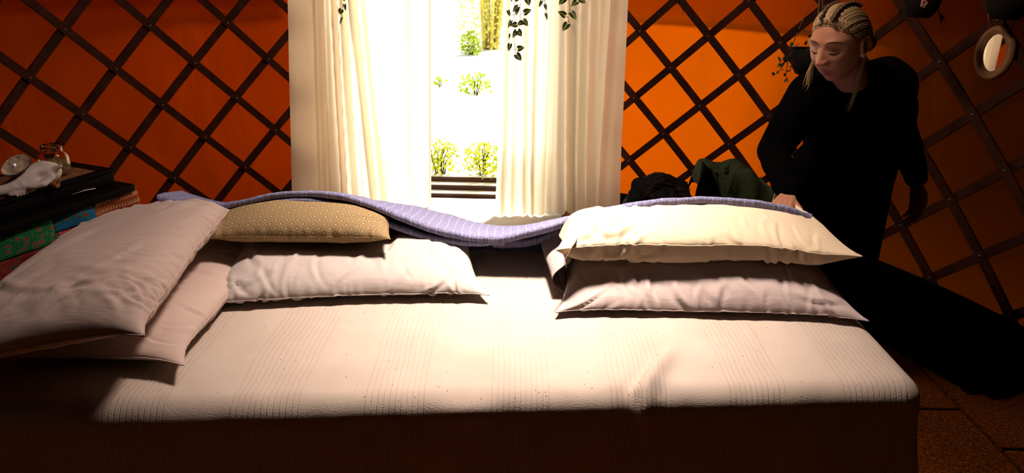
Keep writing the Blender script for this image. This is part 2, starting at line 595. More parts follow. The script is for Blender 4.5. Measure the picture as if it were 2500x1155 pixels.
# lattice slats: two crossing families of long laths bent round the wall, bolted where they cross
SW, ST = 0.020, 0.007
def lattice(wall, th0, z0, dth, dz, lo, hi):
    def pt(a, b, r): return on_wall(th0 + dth * (b - a) / 2, z0 - dz * (a + b) / 2, r)
    def theta(a, b): return th0 + dth * (b - a) / 2
    def zed(a, b): return z0 - dz * (a + b) / 2
    for fam in (0, 1):
        r = YR - 0.030 if fam == 0 else YR - 0.012
        for c in range(-40, 41):
            ok = [t for t in (k * 0.02 for k in range(-1500, 1501))
                  if lo <= (theta(c, t) if fam == 0 else theta(t, c)) <= hi and 0.015 <= zed(c, t) <= 1.82]
            if len(ok) < 12: continue
            run = [((c, t) if fam == 0 else (t, c)) for t in np.linspace(ok[0], ok[-1], 13)]
            if len(run) < 3: continue
            mb = MB()
            jit = 0.006 * math.sin(c * 12.9 + fam)
            secs = []
            for a, b in run[::1]:
                th, z = theta(a, b) + jit * 0.15, zed(a, b) + jit
                n = Vector((math.sin(th), math.cos(th), 0))
                tg = Vector((math.cos(th), -math.sin(th), 0))
                d = (tg * (YR * dth) * (1 if fam == 0 else -1) - Vector((0, 0, dz))).normalized()
                w = n.cross(d).normalized()
                p = on_wall(th, z, r)
                secs.append([p + w * SW - n * ST, p + w * SW + n * ST, p - w * SW + n * ST, p - w * SW - n * ST])
            vs = [q for s in secs for q in s]
            fs = [(0, 1, 2, 3), tuple(len(vs) - 4 + k for k in (3, 2, 1, 0))]
            for i in range(len(secs) - 1):
                for k in range(4):
                    a, b = i * 4 + k, i * 4 + (k + 1) % 4
                    fs.append((a, a + 4, b + 4, b))
            mb.add(vs, fs)
            put('slat', mb, M['slat'], wall, smooth=False)
    for a in range(-40, 41):
        for b in range(-40, 41):
            th, z = theta(a, b), zed(a, b)
            if lo + 0.01 <= th <= hi - 0.01 and 0.05 < z < 1.42 and abs(th) < 1.3:
                jit = 0.006 * math.sin(a * 12.9)
                n = Vector((math.sin(th), math.cos(th), 0))
                q = (-n).to_track_quat('Z', 'Y').to_matrix().to_4x4()
                put_copy('bolt', BOLT, wall, Matrix.Translation(on_wall(th, z + jit, YR - 0.036)) @ q)
BOLT = MB().lathe((0, 0, 0), [(0.0085, 0), (0.0085, 0.003), (0.005, 0.006)], 8).mesh('bolt')
BOLT.materials.append(M['bolt'])
lattice(wl, -0.658, CAM_Z + 0.229, 0.161, 0.417, -1.39, TH_CL + 0.035)
lattice(wr, 0.405, CAM_Z - 0.405, 0.1615, 0.391, TH_CR - 0.035, 1.41)

# skirting board strip at the foot of the right wall
P = [[on_wall(TH_CR + 0.01 + (1.4 - TH_CR) * i / 40, z, YR - 0.045) for i in range(41)] for z in (0.0, 0.10)]
sb = put('baseboard_right', MB().grid(P), M['black'], kind='structure')
solid(sb, 0.012)

# doorway: jambs, lintel and a stepped sill of three dark boards
door = empty('door_1', ((-0.97 + 0.37) / 2, 4.45, 0), kind='structure')
def backlight_piece(t0, t1):
    return MB().grid([[on_wall(t0 + (t1 - t0) * i / 10, z, YR + .03 + .004 * math.sin(i * 1.3 + z * 3)) for i in range(11)] for z in np.linspace(0, ZTOP, 16)])
put('curtain_backlight', backlight_piece(TH_CL, TH_DL), M['flap'], door)  # unseen panels added behind the curtains to backlight them
put('curtain_backlight', backlight_piece(TH_DR, TH_CR), M['flap'], door)
def jamb(x, y): return MB().bevel_box((x, y, 1.0), (0.035, 0.05, 1.0), 0.006)
put('jamb', jamb(-0.985, 4.42), M['frame_wood'], door, False)
put('jamb', jamb(0.385, 4.44), M['frame_wood'], door, False)
put('lintel', MB().bevel_box((-0.30, 4.44, 2.03), (0.72, 0.05, 0.04), 0.006), M['frame_wood'], door, False)
for k in range(3):
    y0 = 4.405 + k * 0.075
    mb = MB().bevel_box((-0.30, y0 + 0.05, 0.0165 + k * 0.034), (0.63, 0.05, 0.0165), 0.003, Matrix.Rotation((0.006, 0.0, 0.008)[2 - k], 3, 'Z'))
    put('sill_board', mb, M['dark_wood'], door, False)
    put('sill_sunlit_top', MB().box((-0.30, y0 + 0.053, 0.0345 + k * 0.034), (0.63, 0.046, 0.0015)), M['sunlit_pale'], door, False)  # pale strip paints the sunlit top of each board
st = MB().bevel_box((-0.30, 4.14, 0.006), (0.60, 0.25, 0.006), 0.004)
put('sunlit_floor_slab', st, M['sunlit_pale'], smooth=False, kind='structure')  # added pale slab standing in for sunlit floor

# ================================================================== OUTSIDE
M['ground'] = simple('pale_gravel', (0.74, 0.71, 0.64), 0.95, 0.1, 0.15, 3, 40, 0.3, 0.01)
g = MB()
g.grid([[Vector((x, y, 0.085 + 0.02 * vnoise(x * .7, y * .7))) for x in np.linspace(-16, 16, 40)] for y in np.linspace(4.66, 34, 50)])
put('ground', g, M['ground'], kind='structure')
def leafy(name, c, rx, ry, h, n, size, mat, label, cat, stems=6, shape=0.0, seed=1, stem_mat=None):
    rr = random.Random(seed)
    root = empty(name, c, label, cat)
    st = MB()
    lf = MB()
    for k in range(stems):
        a = rr.uniform(0, 2 * PI)
        q = rr.uniform(0.2, 0.9)
        b = Vector((c[0] + rx * .3 * math.cos(a) * q, c[1] + ry * .3 * math.sin(a) * q, c[2]))
        t = Vector((c[0] + rx * .8 * math.cos(a) * q, c[1] + ry * .8 * math.sin(a) * q, c[2] + h * rr.uniform(.6, .95)))
        st.tube([b, (b + t) / 2 + Vector((rr.uniform(-.02, .02), 0, 0.03)), t], [0.012 * h + .003, 0.009 * h + .002, 0.003], 5)
    for k in range(n):
        while True:
            x, y, z = rr.uniform(-1, 1), rr.uniform(-1, 1), rr.uniform(0, 1)
            w = 1 - shape * z
            if x * x + y * y < w * w and (x * x + y * y) * .6 + z * z < 1.0: break
        p = Vector((c[0] + rx * x, c[1] + ry * y, c[2] + 0.02 + h * z))
        q = Quaternion((rr.uniform(-1, 1), rr.uniform(-1, 1), rr.uniform(-1, 1), rr.uniform(-1, 1))).normalized().to_matrix()
        s2 = size * rr.uniform(.6, 1.3)
        lf.add([p + q @ Vector(t) * s2 for t in ((0, -1, 0), (.45, -.1, .12), (0, 1, 0), (-.45, -.1, .12))], [(0, 1, 2), (0, 2, 3)])
    put('stems', st, stem_mat or M['stem'], root)
    put('foliage', lf, mat, root, smooth=False, kind='stuff')
    return root
def leaf_mat(name, col, tr):
    m, nt, b = new_mat(name)
    nt.nodes.remove(b)
    d = nt.nodes.new('ShaderNodeBsdfDiffuse')
    t = nt.nodes.new('ShaderNodeBsdfTranslucent')
    ad = nt.nodes.new('ShaderNodeAddShader')
    co = coords(nt)
    nz = noise(nt, co, 9, 3)
    nt.links.new(ramp(nt, nz, [(0.3, tuple(c * .5 for c in col)), (0.7, col)]), d.inputs[0])
    nt.links.new(ramp(nt, nz, [(0.3, tuple(c * .5 for c in tr)), (0.7, tr)]), t.inputs[0])
    nt.links.new(d.outputs[0], ad.inputs[0])
    nt.links.new(t.outputs[0], ad.inputs[1])
    nt.links.new(ad.outputs[0], nt.nodes['Material Output'].inputs[0])
    return m
M['stem'] = simple('woody_stem', (0.08, 0.06, 0.03), 0.9, 0.1)
M['lime_leaf'] = leaf_mat('lime_green_leaves', (0.38, 0.42, 0.035), (0.22, 0.24, 0.012))
M['green_leaf'] = leaf_mat('mid_green_leaves', (0.32, 0.42, 0.04), (0.16, 0.22, 0.01))
M['reed'] = leaf_mat('yellow_reeds', (0.58, 0.50, 0.13), (0.30, 0.26, 0.05))
ZG = 0.09
leafy('garden_shrub', at_z(1074, 428, ZG), 0.13, 0.13, 0.24, 330, 0.018, M['lime_leaf'], 'lime green leafy clump left in the doorway view just past the sill', 'shrub', seed=2)
leafy('garden_shrub', at_z(1182, 430, ZG), 0.145, 0.14, 0.22, 380, 0.018, M['lime_leaf'], 'wider lime green clump at right just outside the doorway sill', 'shrub', seed=3)
leafy('seedling', at_z(1160, 232, ZG), 0.18, 0.12, 0.22, 150, 0.028, M['green_leaf'], 'sparse green sapling halfway up the bright garden path', 'plant', seed=4)
leafy('seedling', at_z(1075, 212, ZG), 0.07, 0.06, 0.10, 26, 0.030, M['green_leaf'], 'tiny green sprout left on the bright garden path', 'plant', 3, seed=5)
leafy('tree', at_z(1195, 120, ZG), 0.55, 0.5, 2.3, 1700, 0.034, M['reed'], 'tall yellow green bamboo like tree far across the garden', 'tree', 16, 0.2, seed=6, stem_mat=M['reed'])
leafy('bush', at_z(1150, 134, ZG), 0.16, 0.16, 0.34, 260, 0.032, M['green_leaf'], 'low dark green bush at the foot of the far yellow tree', 'bush', seed=8)
# unseen mass added outside the right hand wall to keep the sun off it
M['sun_blocker'] = simple('sun_blocker_green', (0.04, 0.07, 0.015), 0.95, 0.1, 0.5, 20)
hd = MB()
P = []
for j in range(13):
    row = []
    for i in range(25):
        a = 2 * PI * i / 24
        k = j / 12
        r = 1.0 - 0.55 * k ** 3 + 0.10 * vnoise(3 * math.cos(a) + 5, 3 * math.sin(a), k * 5)
        row.append(Vector((3.45 + 1.25 * r * math.cos(a), 4.25 + 2.5 * r * math.sin(a), 5.4 * k)))
    P.append(row)
hd.grid(P)
put('sun_blocker', hd, M['sun_blocker'], kind='structure')

# ================================================================== BEDSPREAD over the low bed
BX0, BX1, BYB, BZ, BR = -1.25, 0.968, 2.26, 0.60, 0.055
def bed_front(x): return 1.307 + 0.084 * x
def sstep(a, b, x):
    t = max(0.0, min(1.0, (x - a) / (b - a)))
    return t * t * (3 - 2 * t)
def spread_bump(x, y, down):
    """creases in the cloth: amount along the outward normal"""
    xc = 0.300 + 0.55 * max(0.0, y - 1.36) - 0.02 * down
    w = 0.014 if x < xc else 0.030
    fade = (1 - sstep(0.03, 0.19, y - bed_front(x) - 0.06)) * (1 - sstep(0.03, 0.12, down))
    h = 0.026 * math.exp(-((x - xc) / w) ** 2) * fade
    h -= 0.010 * math.exp(-((x - xc + 0.032) / 0.02) ** 2) * fade
    h += 0.010 * math.exp(-((x + 0.09) / 0.05) ** 2) * sstep(0.0, 0.03, down) * (1 - sstep(0.03, 0.08, down))
    h += 0.004 * vnoise(x * 6, y * 6, 1.0) + 0.0018 * vnoise(x * 22, y * 22, 2.0)
    h += 0.009 * vnoise(x * 5.0, down * 2 + 5, 4.0) * sstep(0.02, 0.2, down)
    h += 0.006 * math.exp(-((x - 0.62) / 0.01) ** 2 - ((y - 1.62) / 0.05) ** 2)
    h += 0.0025 * math.exp(-((y - bed_front(x) - 0.012) / 0.0035) ** 2) * (1 if down < 0.01 else 0)
    return h
def roll(s):
    """distance past the inner edge -> (out, drop, normal out, normal up)"""
    q = BR * PI / 2
    if s < q:
        a = s / BR
        return BR * math.sin(a), BR * (1 - math.cos(a)), math.sin(a), math.cos(a)
    return BR - 0.02 * sstep(0, 0.5, s - q), BR + (s - q), 1.0, 0.0
HANG = [0.0, .006, .012, .018, .025, .033, .042, .052, .062, .072, .082, .092, .105, .12, .14, .17, .2, .24, .29, .35, .42, .5, .57, .60]
bs = MB()
xs = np.linspace(BX0, BX1 - BR, 230)
P, U = [], []
rows = [(k, None) for k in np.linspace(0, 1, 90)] + [(1.0, s) for s in HANG[1:]]
for k, s in rows:
    r, u = [], []
    for x in xs:
        yf = bed_front(x) + BR
        if s is None:
            y = BYB + (yf - BYB) * k
            r.append(Vector((x, y, BZ + spread_bump(x, y, 0))))
            u.append((x, y))
        else:
            o, d, no, nu = roll(s)
            h = spread_bump(x, yf - o, d)
            if s > 0.1: h += 0.012 * math.sin(x * 17 + 1) * sstep(.1, .5, s)
            r.append(Vector((x, yf - o - h * no, max(BZ - d + h * nu, 0.012))))
            u.append((x, yf - s))
    P.append(r)
    U.append(u)
bs.grid(P, U)
ys = [BYB + (bed_front(BX1 - BR) + BR - BYB) * k for k in np.linspace(0, 1, 90)]
P, U = [], []
for s in HANG:
    o, d, no, nu = roll(s)
    r, u = [], []
    for y in ys:
        h = spread_bump(BX1 - BR, y, 0) * (1 - sstep(0, .05, s)) + (0.012 * math.sin(y * 15) * sstep(.05, .5, s) if s > .05 else 0)
        r.append(Vector((BX1 - BR + o + h * no, y, max(BZ - d + h * nu, 0.012))))
        u.append((BX1 - BR + s, y))
    P.append(r)
    U.append(u)
bs.grid(P, U)
P, U = [], []
cx, cy = BX1 - BR, bed_front(BX1 - BR) + BR
for s in HANG:
    o, d, no, nu = roll(s)
    r, u = [], []
    for k in range(25):
        a = PI / 2 * k / 24
        fl = (0.11 * math.sin(2 * a) ** 4 - 0.015 * math.sin(4 * a) ** 2) * sstep(.05, .55, s)
        h0 = spread_bump(cx, cy, 0) * (1 - sstep(0, .05, s))
        o2 = o + fl + (0.012 * math.sin(cy * 15) * sstep(.05, .5, s) * (1 - k / 24) if s > .05 else 0)
        r.append(Vector((cx + math.cos(a) * o2, cy - math.sin(a) * o2, max(BZ - d + h0 * nu, 0.012))))
        u.append((cx + s * math.cos(a), cy - s * math.sin(a)))
    P.append(r)
    U.append(u)
bs.grid(P, U)
# left and back drops, out of sight but closing the bed
for a0, a1, ax in ((BYB, bed_front(BX0) + BR, 'l'), (BX0, BX1 - BR, 'b')):
    P = []
    for s in (0, .02, .05, .08, .3, .6):
        o, d, no, nu = roll(s)
        P.append([Vector((BX0 - o, t, BZ - d)) if ax == 'l' else Vector((t, BYB + o, BZ - d)) for t in np.linspace(a0, a1, 30)])
    bs.grid(P)
o = put('bedspread', bs, M['spread'], label='cream ribbed bedspread with dark flecks draped over the low bed', cat='bedspread')

# ================================================================== BLANKET PROFILE (needed by the pillows it presses on)
BK = np.array([(-1.06, .846), (-1.03, .826), (-.97, .803), (-.915, .791), (-.85, .796), (-.76, .819), (-.668, .841), (-.58, .846), (-.487, .838), (-.40, .810),
               (-.307, .774), (-.21, .741), (-.124, .724), (-.04, .721), (.036, .736), (.13, .768), (.241, .804), (.33, .827), (.42, .842), (.52, .851),
               (.60, .852), (.70, .846), (.77, .834), (.835, .816), (.87, .800)])
_bx = np.linspace(-1.06, .87, 400)
_bz = np.interp(_bx, BK[:, 0], BK[:, 1])
_k = np.exp(-np.linspace(-2, 2, 25) ** 2)
_bz = np.convolve(np.r_[np.full(12, _bz[0]), _bz, np.full(12, _bz[-1])], _k / _k.sum(), 'valid')
def bl_top(x): return np.interp(x, _bx, _bz)
def bl_slope(x): return np.interp(x, [-1.06, -.98, -.86, -.7, -.45, -.32, -.2, -.1, .1, .3, .45, .87], [-.24, -.26, -.30, -.36, -.36, -.22, -.18, -.22, -.32, -.38, -.46, -.5])
def bl_thick(x): return np.interp(x, [-1.06, -.9, -.4, -.2, .87], [.024, .020, .022, .028, .027])
def bl_z(x, y):
    t = y - 1.97
    return bl_top(x) + bl_slope(x) * t - 0.45 * np.maximum(t - .12, 0) ** 2

# ================================================================== PILLOWS: sewn cases, seam all round, cloth creases running off the seams
def pillow_shape(L, Wd, T, zs, seed, nu=150, nv=112, power=2.5, ear=0.02, creases=70, amp=0.006, lump=0.007, endp=5.0, low=None, endl=None):
    """local: x along the length, y depth (front is -y), z up from 0; zs = height of the seam"""
    rs = np.random.RandomState(seed)
    u = np.linspace(-1, 1, nu)
    u = np.sign(u) * (1 - (1 - np.abs(u)) ** 1.25)
    ph = np.linspace(0, 2 * PI, nv, endpoint=False)
    Uu, Ph = np.meshgrid(u, ph, indexing='ij')
    c = np.sign(np.cos(Ph)) * np.abs(np.cos(Ph)) ** (2 / power)
    s = np.sign(np.sin(Ph)) * np.abs(np.sin(Ph)) ** (2 / power)
    if low:
        c = np.where(np.sin(Ph) < 0, np.sign(np.cos(Ph)) * np.abs(np.cos(Ph)) ** (2 / low), c)
        s = np.where(np.sin(Ph) < 0, -np.abs(np.sin(Ph)) ** (2 / low), s)
    h = np.clip(1 - np.abs(Uu) ** np.where(Uu < 0, endl or endp, endp), 0, 1) ** .55
    crown_y = np.clip(1 - 0.0 * c ** 2, 0, 1)
    w = 1 - 0.05 * (1 - Uu ** 4)
    x = L / 2 * Uu * (1 - 0.045 * (1 - np.abs(c) ** 2.2) * np.abs(Uu) ** 3) + np.sign(Uu) * ear * np.abs(c) ** 6 * np.abs(Uu) ** 14
    y = Wd / 2 * c * w + np.sign(c) * ear * .7 * np.abs(c) ** 10 * np.abs(Uu) ** 14
    dome = 1 - 0.16 * c ** 2 * (1 - np.abs(s))
    z = np.where(s > 0, zs + (T - zs) * s * h * dome, zs + zs * s * h)
    P = np.stack([x, y, z], -1)
    gu = np.gradient(P, axis=0)
    gv = np.roll(P, -1, 1) - np.roll(P, 1, 1)
    n = np.cross(gu, gv)
    n /= np.sqrt((n * n).sum(-1, keepdims=True)) + 1e-9
    if (n[nu // 2, nv // 4, 2]) < 0: n = -n
    # flattened cloth coordinates: a along, b around
    seg = np.sqrt(((np.roll(P, -1, 1) - P) ** 2).sum(-1))
    b = np.concatenate([np.zeros((nu, 1)), np.cumsum(seg, 1)[:, :-1]], 1)
    half = b[nu // 2, nv // 2]
    bb = np.where(Ph <= PI, b, b - seg.sum(1, keepdims=True))
    bb = np.repeat(bb[nu // 2:nu // 2 + 1], nu, 0)
    a = x
    D = np.zeros_like(a)
    per = 2 * half
    def crease(a0, b0, ang, ln, wd, am):
        nonlocal D
        da = a - a0
        db = (bb - b0 + half) % per - half
        t = da * math.cos(ang) + db * math.sin(ang)
        q = -da * math.sin(ang) + db * math.cos(ang)
        q = q + .25 * ln * (t / ln) ** 2
        tap = np.exp(-np.abs(t / ln) ** 3)
        D += am * tap * (np.exp(-(q / wd) ** 2) - .75 * np.exp(-((q - 1.5 * wd) / (1.2 * wd)) ** 2))
    for k in range(creases):
        r = rs.rand()
        if r < .55:         # short folds across the front seam
            crease(rs.uniform(-.9, .9) * L / 2, half * rs.choice([-1, 1], p=[.4, .6]) * (1 - rs.uniform(.02, .30)), PI / 2 + rs.normal(0, .45), rs.uniform(.02, .06), rs.uniform(.004, .009), amp * rs.uniform(.3, 1) * rs.choice([-1, 1]))
        elif r < .85:       # folds fanning from the ends
            sd = rs.choice([-1, 1])
            crease(sd * L / 2 * rs.uniform(.62, .97), half * rs.choice([-1, 1]) * rs.uniform(.35, .98), rs.normal(0, .5) + .35 * sd, rs.uniform(.03, .10), rs.uniform(.005, .011), amp * rs.uniform(.4, 1.1))
        else:               # long soft ones over the top
            crease(rs.uniform(-.8, .8) * L / 2, half * rs.uniform(.2, .8), rs.uniform(0, PI), rs.uniform(.06, .16), rs.uniform(.008, .016), amp * rs.uniform(.3, .8))
    low = np.zeros_like(a)
    for k in range(10):
        kx, ky, p0 = rs.normal(0, 9), rs.normal(0, 11), rs.uniform(0, 6.28)
        low += np.sin(kx * a + ky * y + p0 + 14 * z)
    D += lump * low / 3.2
    pk = np.exp(-((np.abs(np.abs(c)) - 1) / .03) ** 2)
    D += .0013 * np.sin(a * 150 + 4 * np.sin(a * 23) + 2 * np.sin(a * 61)) * np.exp(-((1 - np.abs(c)) / .06) ** 2)      # puckers along the seam
    D *= np.clip(h * 1.4, 0.05, 1)
    D *= np.clip((1 - np.abs(Uu)) / .16, 0.03, 1)
    D *= np.clip((z / .02), .15, 1)
    D = .009 * np.tanh(D / .009)
    P = P + n * D[..., None]
    P[..., 2] = np.maximum(P[..., 2], 0.0)
    # the seam itself wanders a little
    return P, np.stack([a, bb], -1)
def pillow(name, shape, warp, mat, label, group=None, seam_mat=None, seam_r=0.0016, cat='pillow', seam=True):
    P, UV = shape
    nu, nv, _ = P.shape
    Q = warp(P.reshape(-1, 3)).reshape(P.shape)
    mb = MB()
    mb.grid(Q.tolist(), UV.tolist(), closed_u=True)
    a = Q.reshape(-1, 3)
    root = empty(name, (a[:, 0].mean(), a[:, 1].mean(), a[:, 2].min()), label, cat, group)
    body = put('pillowcase', mb, mat, root)
    k = nv // 2
    ring = [Q[i, k] for i in range(0, nu, 2)] + [Q[nu - 1, j] for j in range(k, -1, -3)] + [Q[i, 0] for i in range(nu - 1, -1, -2)] + [Q[0, (-j) % nv] for j in range(0, k + 1, 3)]
    if seam: put('seam', MB().tube(ring, seam_r, 6, cap=False), seam_mat or mat, root)
    return root, Q
def rigid(c, yaw=0.0, pitch=0.0, rollx=0.0, extra=None):
    R = np.array(Matrix.Rotation(yaw, 3, 'Z') @ Matrix.Rotation(pitch, 3, 'Y') @ Matrix.Rotation(rollx, 3, 'X'))
    c = np.array(c)
    def w(P):
        P = P.copy()
        if extra is not None: P = extra(P)
        return P @ R.T + c
    return w
def under_blanket(w, gap=0.004):
    def f(P):
        Q = w(P)
        lim = bl_z(Q[:, 0], Q[:, 1]) - bl_thick(Q[:, 0]) - gap
        on = np.clip((Q[:, 1] - 1.90) / .05, 0, 1) * (Q[:, 0] > -1.05) * (Q[:, 0] < .86)
        Q[:, 2] = Q[:, 2] + on * (np.minimum(Q[:, 2], lim) - Q[:, 2])
        return Q
    return f
def lowered(w, lim):
    def f(P):
        Q = w(P)
        Q[:, 2] = np.minimum(Q[:, 2], lim(Q))
        return Q
    return f
# lower right: its case hangs open at the left end
def bend_rl(P):
    x = P[:, 0] / .39
    P[:, 2] *= 1 - .12 * np.clip(-x - .55, 0, 1) - .25 * np.clip(x - .75, 0, 1)
    P[:, 2] = np.minimum(P[:, 2], .1195)
    return P
rl, Q = pillow('bed_pillow', pillow_shape(0.785, 0.56, 0.128, 0.018, 11, power=2.05, creases=80, amp=.007), rigid((0.535, 1.965, 0.603), -0.01, extra=bend_rl), M['case_pink'],
               'pale pink white pillow lying on the bed at right, below the cream one')
# upper right
def bend_ru(P):
    x = P[:, 0] / .39
    P[:, 2] += -0.010 * x ** 2 - .02 * np.clip(x - .4, 0, 1) + 0.06 * np.clip(x - .80, 0, 1) * (P[:, 1] < 0)
    P[:, 2] = np.maximum(P[:, 2], 0.0) - .022 * np.clip((-P[:, 1] - .10) / .14, 0, 1) ** 1.3
    return P
ru, Q = pillow('bed_pillow', pillow_shape(0.76, 0.50, 0.124, 0.080, 23, power=2.2, low=4.0, ear=.025, creases=80, amp=.008, endl=8.0, endp=3.0), under_blanket(rigid((0.522, 2.005, 0.725), 0.0, extra=bend_ru)), M['case_cream'],
               'bright cream pillow on top of the right hand stack', seam_r=0.0022)
# lower left of centre
ll, Q = pillow('bed_pillow', pillow_shape(0.72, 0.58, 0.120, 0.024, 35, power=2.15, creases=95, amp=.008, ear=.02, endl=5.5), under_blanket(lowered(rigid((-0.475, 2.005, 0.603), 0.13), lambda Q: .698 + .03 * np.clip((-.355 - Q[:, 0]) / -.03, 0, 1) + .03 * np.clip((1.86 - Q[:, 1]) / .03, 0, 1))), M['case_white'],
               'wrinkled white pillow lying flat under the diamond patterned cushion')
# patterned cushion
lc, Q = pillow('patterned_cushion', pillow_shape(0.50, 0.40, 0.126, 0.056, 47, nu=110, nv=100, power=2.3, low=2.2, creases=16, amp=.004, lump=.004, ear=.008, endp=3.5), under_blanket(rigid((-0.605, 2.020, 0.700), 0.05)), M['diamond'],
               'ochre cushion with a woven diamond pattern under the blue blanket', seam_mat=M['diamond'], seam_r=0.0014, cat='cushion')
# far left pair, lying lengthwise away from the camera
f2, Q = pillow('bed_pillow', pillow_shape(0.72, 0.44, 0.085, 0.040, 59, creases=50, amp=.006), lowered(rigid((-0.960, 1.715, 0.603), PI / 2 + 0.03), lambda Q: np.maximum(.612, .684 + .19 * (Q[:, 0] + 1.03))), M['case_grey'],
               'beige pillow at the left end of the bed, mostly covered by another pillow')
def bend_fu(P):
    x = P[:, 0] / .38
    P[:, 2] += .012 * np.clip(x, -1, 1) - .02 * np.clip(-x - .7, 0, 1)
    return P
fu, Q = pillow('bed_pillow', pillow_shape(0.74, 0.47, 0.125, 0.045, 71, creases=110, amp=.0075, lump=.008, ear=.03), under_blanket(rigid((-1.012, 1.630, 0.692), PI / 2 + 0.08, rollx=-0.20, extra=bend_fu)), M['case_grey'],
               'large beige pillow in the left foreground, topmost of its pair', seam_r=0.0018)

# open case flaps at the left ends of the right hand stack
def flap(name, parent, mat, P, t=0.0016):
    o = put(name, MB().grid(P), mat, parent)
    solid(o, t, 0)
    return subdiv(o)
P = []
for j in range(9):
    k = j / 8
    P.append([Vector((0.150 - 0.012 * k + 0.012 * math.sin(i * .9), 1.745 + 0.05 * i - .02 * k, 0.795 - 0.055 * k + .006 * math.sin(i * 1.7 + k * 3))) + Vector((0.02 * (1 - k), 0, 0)) for i in range(5)])
flap('case_hem', ru, M['case_cream'], P)
P = []
for j in range(9):
    k = j / 8
    P.append([Vector((0.17 - 0.055 * math.sin(PI * k * .9) - 0.03 * (i / 6), 1.80 + 0.055 * i, 0.712 - 0.10 * k + 0.012 * math.sin(i * 1.3) * (1 - k))) for i in range(7)])
flap('case_flap', rl, M['case_pink'], P)

# ================================================================== FOLDED BLANKET
bx = np.linspace(-1.025, 0.865, 210)
blanket = empty('folded_blanket', (-0.1, 2.15, 0.70), 'folded blue grey ribbed blanket lying across both pillow stacks', 'blanket')
def DPT(x): return float(np.interp(x, [-1.06, -.9, -.7], [.5, .6, 1.0]))
def slab(x0, x1, y0, depth, dz, tk, nb, seed, tip=True):
    mb = MB()
    P, U = [], []
    xs2 = [x for x in bx if x0 <= x <= x1]
    for x in xs2:
        t = float(bl_thick(x)) * tk
        yy = y0 + 0.010 * vnoise(x * 4, seed)
        zz = dz(x)
        r, u = [], []
        s = 0
        cs = []
        for a in np.linspace(-PI / 2, PI / 2, 9):
            cs.append((yy + t / 2 - math.cos(a) * t / 2 * 1.15, -t / 2 + math.sin(a) * t / 2))
        for k in np.linspace(0.05, 1, 14): cs.append((yy + t / 2 + (depth * DPT(x) - t) * k, 0.0))
        cs.append((yy + depth * DPT(x), -t * .5))
        for k in np.linspace(1, 0.04, 14): cs.append((yy + t / 2 + (depth * DPT(x) - t) * k, -t))
        for q, (y, z) in enumerate(cs):
            w = 0.003 * vnoise(x * 14, y * 14, seed) + .0016 * vnoise(x * 40, y * 40, seed)
            r.append(Vector((x, y, float(bl_z(x, max(y, 1.94))) + z + zz + w)))
            u.append((x, y * 1.0 + (0.0 if q < 24 else .7)))
        P.append(r)
        U.append(u)
    n = len(P[0])
    mb.grid(P, U, closed_u=True)
    o = len(mb.v)
    mb.f.append(tuple(range(n)))
    mb.f.append(tuple(range(o - 1, o - n - 1, -1)))
    return mb
put('top_fold', slab(-1.055, 0.865, 1.940, 0.32, lambda x: 0.0, 1.0, 0, 1.0), M['blanket'], blanket)
put('under_fold', slab(-0.80, -0.02, 1.940, 0.18, lambda x: -0.0235 - 0.014 * math.exp(-((x + .36) / .16) ** 2) + .012 * sstep(-.25, -.02, x), 0.8, 0, 2.0), M['blanket'], blanket)
put('under_fold', slab(-0.06, 0.19, 2.025, 0.10, lambda x: -0.026 - 0.012 * math.exp(-((x - .06) / .1) ** 2), 0.95, 0, 3.0), M['blanket'], blanket)
def hang(x0, x1, y, z0):
    P = []
    xs2 = np.linspace(x0, x1, 40)
    for k in np.linspace(0, 1, 12):
        P.append([Vector((x, y + 0.008 * math.sin(x * 60) * k + .004 * vnoise(x * 50, k * 3), float(bl_z(x, y)) - float(bl_thick(x)) * .7 + (z0 - float(bl_z(x, y)) + float(bl_thick(x)) * .7) * k)) for x in xs2])
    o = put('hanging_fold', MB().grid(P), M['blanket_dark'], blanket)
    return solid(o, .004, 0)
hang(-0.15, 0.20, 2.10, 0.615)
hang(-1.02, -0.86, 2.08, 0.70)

# ================================================================== CURTAINS
def curtain(name, y0, edge, folds, label, nx=150, name_foot=False):
    """edge(k) -> left x, right x at height factor k (0 top, 1 bottom)"""
    mb = MB()
    P = []
    ZT, ZB = 1.95, 0.022
    for j in range(70):
        k = j / 69
        z = ZT + (ZB - ZT) * k
        xl, xr = edge(z)
        r = []
        for i in range(nx):
            s = i / (nx - 1)
            x = xl + (xr - xl) * s
            d = folds(s, z)
            d += 0.006 * vnoise(x * 9, z * 2.0, y0) + 0.0022 * vnoise(x * 30, z * 12, 2.0)
            if name_foot: d += 0.13 * sstep(0.45, 0.0, z) * (0.4 + 0.6 * (1 - s))
            r.append(Vector((x, y0 - d, z)))
        P.append(r)
    mb.grid(P)
    root = empty(name, (P[0][0].x * .5 + P[0][-1].x * .5, y0, 0), label, 'curtain', 'cream curtains at the doorway')
    put('cloth', mb, M['curtain'], root)
    return root, P
def g1(s, c, w): return math.exp(-((s - c) / w) ** 2)
def pleats(s, z, lst):
    """lst: (place at eye height, place near the floor, depth, width) of each valley; round ridges stand beside it"""
    q = (1.24 - z) / .95
    d = 0.0
    for a, b, dp, w in lst:
        c = a + (b - a) * q
        e = abs(s - c)
        d -= dp * math.exp(-e / (w * .55))
        d += dp * .75 * math.exp(-((e - w * 1.5) / w) ** 2)
    return d
def folds_left(s, z):
    d = pleats(s, z, [(.235, .25, .040, .022), (.34, .385, .034, .018), (.405, .46, .036, .018), (.475, .585, .050, .022), (.70, .72, .012, .05), (.86, .87, .016, .04)])
    return d + .016 * g1(s, .10, .08) + .006 * math.sin(s * 24 + z)
